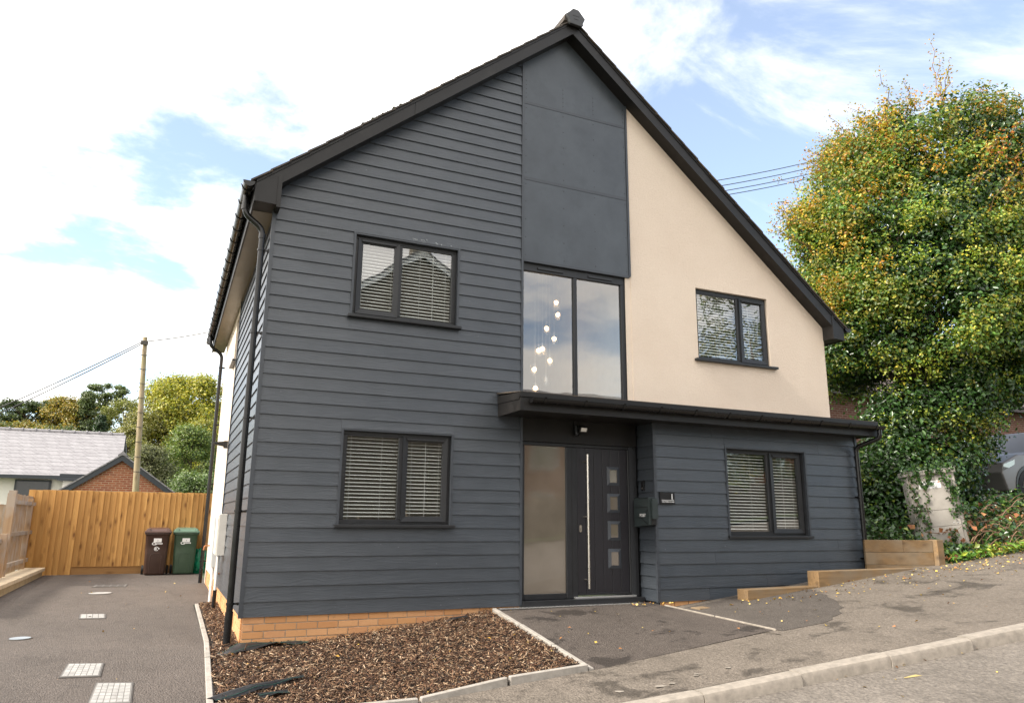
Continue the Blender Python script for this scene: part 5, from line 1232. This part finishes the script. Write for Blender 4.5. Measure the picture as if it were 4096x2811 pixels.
while x < -2.8:
    B().tube([(x, 26.5, 4.40), (x+.40, 26.5, 4.402)], .09, 8).build('ridge_tile', M_SLATE, sl); B().tube([(x+.40, 26.5, 4.405), (x+.45, 26.5, 4.405)], .115, 8).build('ridge_collar', M_SLATE, sl); x += .45
box('gutter', M_NBFASCIA, nb, -14.2, -4.25, 22.78, 22.9, 2.36, 2.48)
wv = box('window', M_NBFASCIA, nb, -5.85, -4.72, 23.22, 23.31, .9, 2.33); box('glass_pane', plain('dark_glass', (.03, .034, .036), .12, .2), wv, -5.78, -4.79, 23.20, 23.215, .95, 2.27)
box('porch_wall', M_WHITEWALL, nb, -4.25, -2.6, 22.2, 23.29, -1, 2.28); box('porch_fascia', M_NBFASCIA, nb, -4.42, -2.5, 21.95, 23.2, 2.29, 2.40); box('porch_fascia', M_NBFASCIA, nb, -4.36, -2.5, 22.05, 23.1, 2.41, 2.52)
gg = thing('brick_garage', (-2.4, 21, -1), 'red brick gable end with dark bargeboards just behind the board fence', 'garage')
ax, az, mm = -2.395, 3.17, .72
B().prism([(ax-1.95, -1), (ax+2.3, -1), (ax+2.3, az-2.3*mm-.12), (ax, az-.12), (ax-1.95, az-1.95*mm-.12)], 'y', 21.0, 21.2).build('gable', M_REDBRICK, gg)
for s in (-1, 1):
    B().prism([(ax, az), (ax+s*2.25, az-2.25*mm), (ax+s*2.25, az-2.25*mm-.20), (ax, az-.20)], 'y', 20.85, 20.89).build('barge_board', M_NBFASCIA, gg)
    B().prism([(ax, az+.05), (ax+s*2.3, az-2.3*mm+.05), (ax+s*2.3, az-2.3*mm), (ax, az)], 'y', 20.82, 27).build('roof', M_SLATE, gg)
B().prism([(ax-.16, az-.02), (ax+.16, az-.02), (ax, az+.14)], 'y', 20.8, 27).build('ridge_tile', M_SLATE, gg)
# telegraph pole and wires
tp_ = thing('telegraph_pole', (-1.70, 18, -1), 'wooden telegraph pole with step irons behind the board fence', 'pole')
PB, PT = Vector((-1.62, 18, -1)), Vector((-2.012, 18, 6.83))
smooth_angle(B().tube([PB, PT], [.112, .070], 14).build('pole_shaft', M_POLE, tp_))
for i in range(9):
    p = PB+(PT-PB)*(.44+.06*i); B().tube([p+Vector((-.10, -.12, 0)), p+Vector((.10, -.12, 0))], .012, 5).build('step_iron', M_IRON, tp_)
box('wire_bracket', M_IRON, tp_, -2.12, -1.9, 17.85, 17.93, 6.55, 6.68)
def wire(a, b, sag, label, r=.017):
    a, b = Vector(a), Vector(b); pts = [a+(b-a)*t-Vector((0, 0, sag*4*t*(1-t))) for t in [i/24 for i in range(25)]]
    o = B().tube(pts, r, 5, False).build('overhead_wire', M_WIRE); tag(o, label, 'wire', 'overhead wires')
wire((-2.0, 17.9, 6.64), (-14.0, 16.0, -1.5+.6), .5, 'lower strand of the wire running down from the pole over the slate roof')
wire((-2.0, 17.9, 6.70), (-14.0, 16.6, -.9+.6), .5, 'upper strand of the wire running down from the pole over the slate roof')
wire((-2.0, 17.9, 6.66), (5.0, 17.0, 9.6), .4, 'wire running from the telegraph pole behind the house roof')
for k, (za, zb) in enumerate(((13.99, 16.11), (13.76, 15.80), (13.55, 15.49), (13.38, 15.26))):
    wire((14.5, 12, za-.42*2.6), (30, 12, zb+.41*7.6), .35, ['topmost', 'second', 'third', 'lowest'][k]+' of four parallel wires between the roof slope and the ivy tree', .016)

# ------------------------------------------------------------------ wooded hillside on the left
def zhill(x, y): 
    t = min(max((y-30)/50, 0), 1.6); return -.9+6.5*t**1.1
structure(B().grid([-90+6*i for i in range(36)], [29+4*i for i in range(40)], lambda x, y: zhill(x, y)+.5*nz.noise((x*.05, y*.05, 0))).build('hillside', M_GRASS, fix=False))
def far_tree(x, y, top, r, label, pal, pr, kind='round', n=7000, size=(.16, .30), bot=None):
    base = zhill(x, y); bot = base+.12*(top-base) if bot is None else bot
    t = thing('background_'+('pine' if kind == 'pine' else 'shrub' if kind == 'shrub' else 'tree'), (x, y, base), label, 'shrub' if kind == 'shrub' else 'tree', 'trees and shrubs on the hillside')
    limb('trunk', wander((x, y, base-.3), (x+.1, y, bot+(top-bot)*.8), 7, .06*r*.3), .05*r+.08, .04, t, 8)
    Ps, Ns = [], []; K = 95; n = int(n*1.9); r *= 1.15
    for i in range(K):
        f = random.random(); z = bot+(top-bot)*f
        if kind == 'cone': w = r*(1.02-f)**.75
        elif kind == 'pine': w = r*(.55+.45*math.sin(f*2.6)) if f > .35 else r*.25
        elif kind == 'shrub': w = r*math.sqrt(max(0.02, 1-(f*.98)**2))
        else: w = r*math.sqrt(max(.03, 1-((f-.42)/.60)**2))
        a = random.uniform(0, 2*math.pi); q = random.uniform(.45, .95); rr = r*random.uniform(.20, .34)*(.9 if kind in ('pine', 'cone') else 1)
        zz = min(z, top-rr*.6); c = np.array([x+w*q*math.cos(a), y+w*q*math.sin(a), zz]); m = n//K; d, qq = sphere_pts(m, .65)
        Ps.append(c+d*qq*[rr, rr, rr*(.5 if kind == 'pine' else .8)]*(1+.25*RNG.normal(0, 1, (m, 1)))); Ns.append(d+[-.2, -.1, .6])
        if i % 3 == 0: limb('limb', wander((x, y, max(base+.5, zz-.25*(top-bot))), tuple(c), 5, .05*r*.3), .02*r+.02, .015, t, 5)
    P = np.concatenate(Ps); leaf_mesh('crown', P, np.concatenate(Ns), RNG.uniform(size[0], size[1], len(P)), pick(pal, len(P), pr, .28), M_LEAF, t, aspect=.7)
YG = [(.20, .21, .03), (.28, .26, .035), (.13, .17, .03), (.34, .29, .04)]; DG = [(.075, .105, .042), (.10, .135, .05), (.13, .16, .055)]; MG = [(.10, .155, .04), (.14, .19, .045), (.20, .23, .05)]; OL = [(.21, .20, .06), (.26, .24, .065), (.16, .17, .055)]; OR = [(.30, .21, .035), (.22, .18, .03), (.14, .15, .03)]
far_tree(.0, 70, 14.6, 3.7, 'broad yellow-green tree rising highest on the hillside behind the pole', [(.26, .27, .035), (.36, .33, .04), (.17, .21, .035), (.42, .36, .045)], [.3, .3, .2, .2], n=24000, size=(.15, .28), bot=6.6)
far_tree(2.6, 73, 12.8, 3.0, 'yellow-green tree behind the highest one, half hidden by the house', YG, None, n=14000, size=(.15, .27), bot=5.5)
far_tree(-2.8, 68, 11.4, 2.5, 'olive tree between the telegraph pole and the thin pale green tree', OL, None, n=9000, size=(.12, .22), bot=4.6)
far_tree(-5.3, 70, 11.9, 2.3, 'thin pale green tree between the tall pine and the pole', [(.22, .23, .06), (.16, .18, .05)], None, n=6000, size=(.12, .22), bot=6.4)
far_tree(-7.2, 73, 13.9, 1.6, 'tall flat-topped pine standing above the slate roof', DG, None, 'pine', 5200, (.14, .24), 9.3)
far_tree(-8.3, 68, 12.1, 1.45, 'dark ivy-covered column tree beside the tall pine', DG, None, 'cone', 8000, (.12, .22), 6.2)
far_tree(-6.7, 64, 9.6, .9, 'small dark conifer below the tall pine', [(.03, .055, .022), (.04, .07, .03)], None, 'cone', 4200, (.12, .2), 5.6)
far_tree(-9.8, 69, 11.6, 2.0, 'orange-green tree beside the dark ivy-covered column tree', OR, [.4, .35, .25], n=10000, size=(.14, .25), bot=6.0)
far_tree(-11.4, 74, 12.3, 1.5, 'sparse half-bare tree in the gap on the skyline', [(.16, .15, .06), (.12, .12, .05)], None, n=2600, size=(.12, .22), bot=8.0)
far_tree(-13.5, 71, 11.5, 2.0, 'spreading pine standing apart on the skyline over the slate ridge', [(.06, .09, .035), (.09, .12, .045), (.05, .07, .03)], None, 'pine', 5600, (.14, .25), 7.8)
far_tree(-12.6, 66, 8.9, 1.6, 'low orange tree under the spreading pine', OR, None, n=5000, size=(.13, .22), bot=6.0)
far_tree(-16.2, 70, 10.3, 1.8, 'dark tree at the end of the skyline beyond the slate roof', DG, None, n=6000, size=(.13, .24), bot=6.5)
far_tree(-4.4, 62, 8.6, 1.7, 'low olive bushes above the slate roof ridge end', OL, None, n=6000, size=(.12, .2), bot=4.2)
far_tree(.4, 52, 7.7, 2.0, 'rounded mid-green shrub tree beside the house side wall', MG, [.4, .4, .2], 'shrub', 13000, (.10, .18), 2.6)
far_tree(-2.3, 47, 5.7, 1.75, 'grey-green willowy shrub behind the brick gable', [(.13, .14, .06), (.17, .175, .075), (.10, .11, .05)], None, 'shrub', 12000, (.08, .15), 2.2)
far_tree(1.6, 60, 9.2, 1.9, 'yellowish shrub half hidden by the house side wall', YG, None, 'shrub', 7000, (.12, .2), 4.0)
far_tree(.6, 38, 3.5, 1.9, 'low mound of brambles just over the fence by the house', [(.10, .16, .05), (.17, .22, .09), (.07, .11, .03)], None, 'shrub', 9000, (.08, .15), .5)
far_tree(-9.5, 60, 8.0, 2.4, 'low dark tree line close behind the slate roof ridge', DG+OR[:1], None, n=8000, size=(.13, .22), bot=3.5)
far_tree(-14.5, 62, 8.4, 2.4, 'low dark tree below the spreading pine behind the slate ridge', DG+OR[:1], None, n=8000, size=(.13, .22), bot=3.5)

# ------------------------------------------------------------------ across the road: what the windows mirror
oh = thing('opposite_house', (6.5, -22, -.5), 'pebbledashed gabled house with chimney across the road from the clad house', 'house')
OG = [(3.0, 8.6), (8.07, 12.2), (12.6, 8.9)]
B().prism([(3.4, -1), (12.2, -1), (12.2, 9.0), (8.07, 11.9), (3.4, 8.7)], 'y', -20.3, -20.0).build('gable', M_DASH, oh)
for (xa, za), (xb, zb) in ((OG[0], OG[1]), (OG[1], OG[2])):
    B().prism([(xa, za), (xb, zb), (xb, zb-.28), (xa, za-.28)], 'y', -19.82, -19.78).build('barge_board', M_WHITE, oh); B().prism([(xa, za+.12), (xb, zb+.12), (xb, zb), (xa, za)], 'y', -30, -19.75).build('roof', M_SLATE, oh)
box('side_wall', M_DASH, oh, 3.41, 12.19, -30, -20.31, -1, 8.5); ch = box('chimney', M_DASH, oh, 7.75, 8.4, -21.2, -20.5, 11.9, 13.3); B().tube([(8.07, -20.85, 13.3), (8.07, -20.85, 13.75)], .16, 12).build('chimney_pot', M_REDBRICK, ch)
for x, z in ((9.3, 5.4),):
    wv = box('window', M_WHITE, oh, x, x+1.6, -20.02, -19.95, z, z+1.3); box('glass_pane', M_GLASS, wv, x+.08, x+1.52, -19.945, -19.94, z+.08, z+1.22)
for k, m_ in enumerate((M_REDBRICK, M_WHITEWALL, M_REDBRICK, M_WHITEWALL, M_REDBRICK)):
    x = 13.5+k*3.4; tr_ = thing('terraced_house', (x+1.7, -24, 0), ['red brick terraced house next to the pebbledashed house across the road', 'white terraced house second along from the pebbledashed house', 'red brick terraced house standing between two white ones', 'white terraced house fourth along from the pebbledashed house', 'red brick terraced house at the end farthest from the pebbledashed house'][k], 'house', 'terraced houses across the road')
    B().box(x, x+3.39, -30, -22.6, -.5, 5.14).build('wall', m_, tr_)
    for z in (1.0, 3.4):
        wv = box('window', M_WHITE, tr_, x+.9, x+2.3, -22.6, -22.54, z, z+1.3); box('glass_pane', M_GLASS, wv, x+.98, x+2.22, -22.535, -22.53, z+.08, z+1.22)
    B().prism([(-22.2, 5.15), (-30.4, 5.15), (-26.3, 7.8)], 'x', x+.002, x+3.398).build('roof', M_SLATE, tr_)
ow = thing('opposite_wall', (10, -14, 0), 'rough stone garden wall across the road', 'wall')
for k in range(30): box('wall_length', M_STONEWALL, ow, -6+k*1.5, -4.502+k*1.5, -14.4, -14.0, zp(-6+k*1.5)-.4, zp(-6+k*1.5)+1.25)
structure(B().grid([-30+2*i for i in range(36)], [-34, -24, -14.2, -12.6], lambda x, y: zp(x)-.03+max(0, -(y+14.2))*.06).build('opposite_verge', M_GRASS, fix=False))
def opp_tree(x, y, top, r, label):
    t = thing('roadside_tree', (x, y, zp(x)), label, 'tree', 'trees across the road'); limb('trunk', wander((x, y, zp(x)-.2), (x, y, top*.7), 6, .1), .22, .06, t); Ps, Ns = [], []
    for i in range(60):
        f = random.random(); z = 1.2+(top-1.2)*f; w = r*math.sqrt(max(.03, 1-((f-.45)/.6)**2)); a = random.uniform(0, 6.28); q = random.uniform(.4, .95); rr = r*.24; d, qq = sphere_pts(150, .7)
        Ps.append(np.array([x+w*q*math.cos(a), y+w*q*math.sin(a), z])+d*qq*rr); Ns.append(d+[0, 0, .6])
    P = np.concatenate(Ps); leaf_mesh('crown', P, np.concatenate(Ns), RNG.uniform(.12, .22, len(P)), pick([(.05, .09, .02), (.09, .14, .03), (.20, .18, .03)], len(P)), M_LEAF, t)
opp_tree(23.5, -17.5, 13.5, 3.6, 'tall leafy roadside tree across the road, mirrored in the cream wall window'); opp_tree(19.0, -15.6, 6.0, 2.2, 'low bushy tree behind the stone wall across the road'); opp_tree(24.0, -15.4, 5.5, 2.6, 'low bushy tree further up the road behind the stone wall')
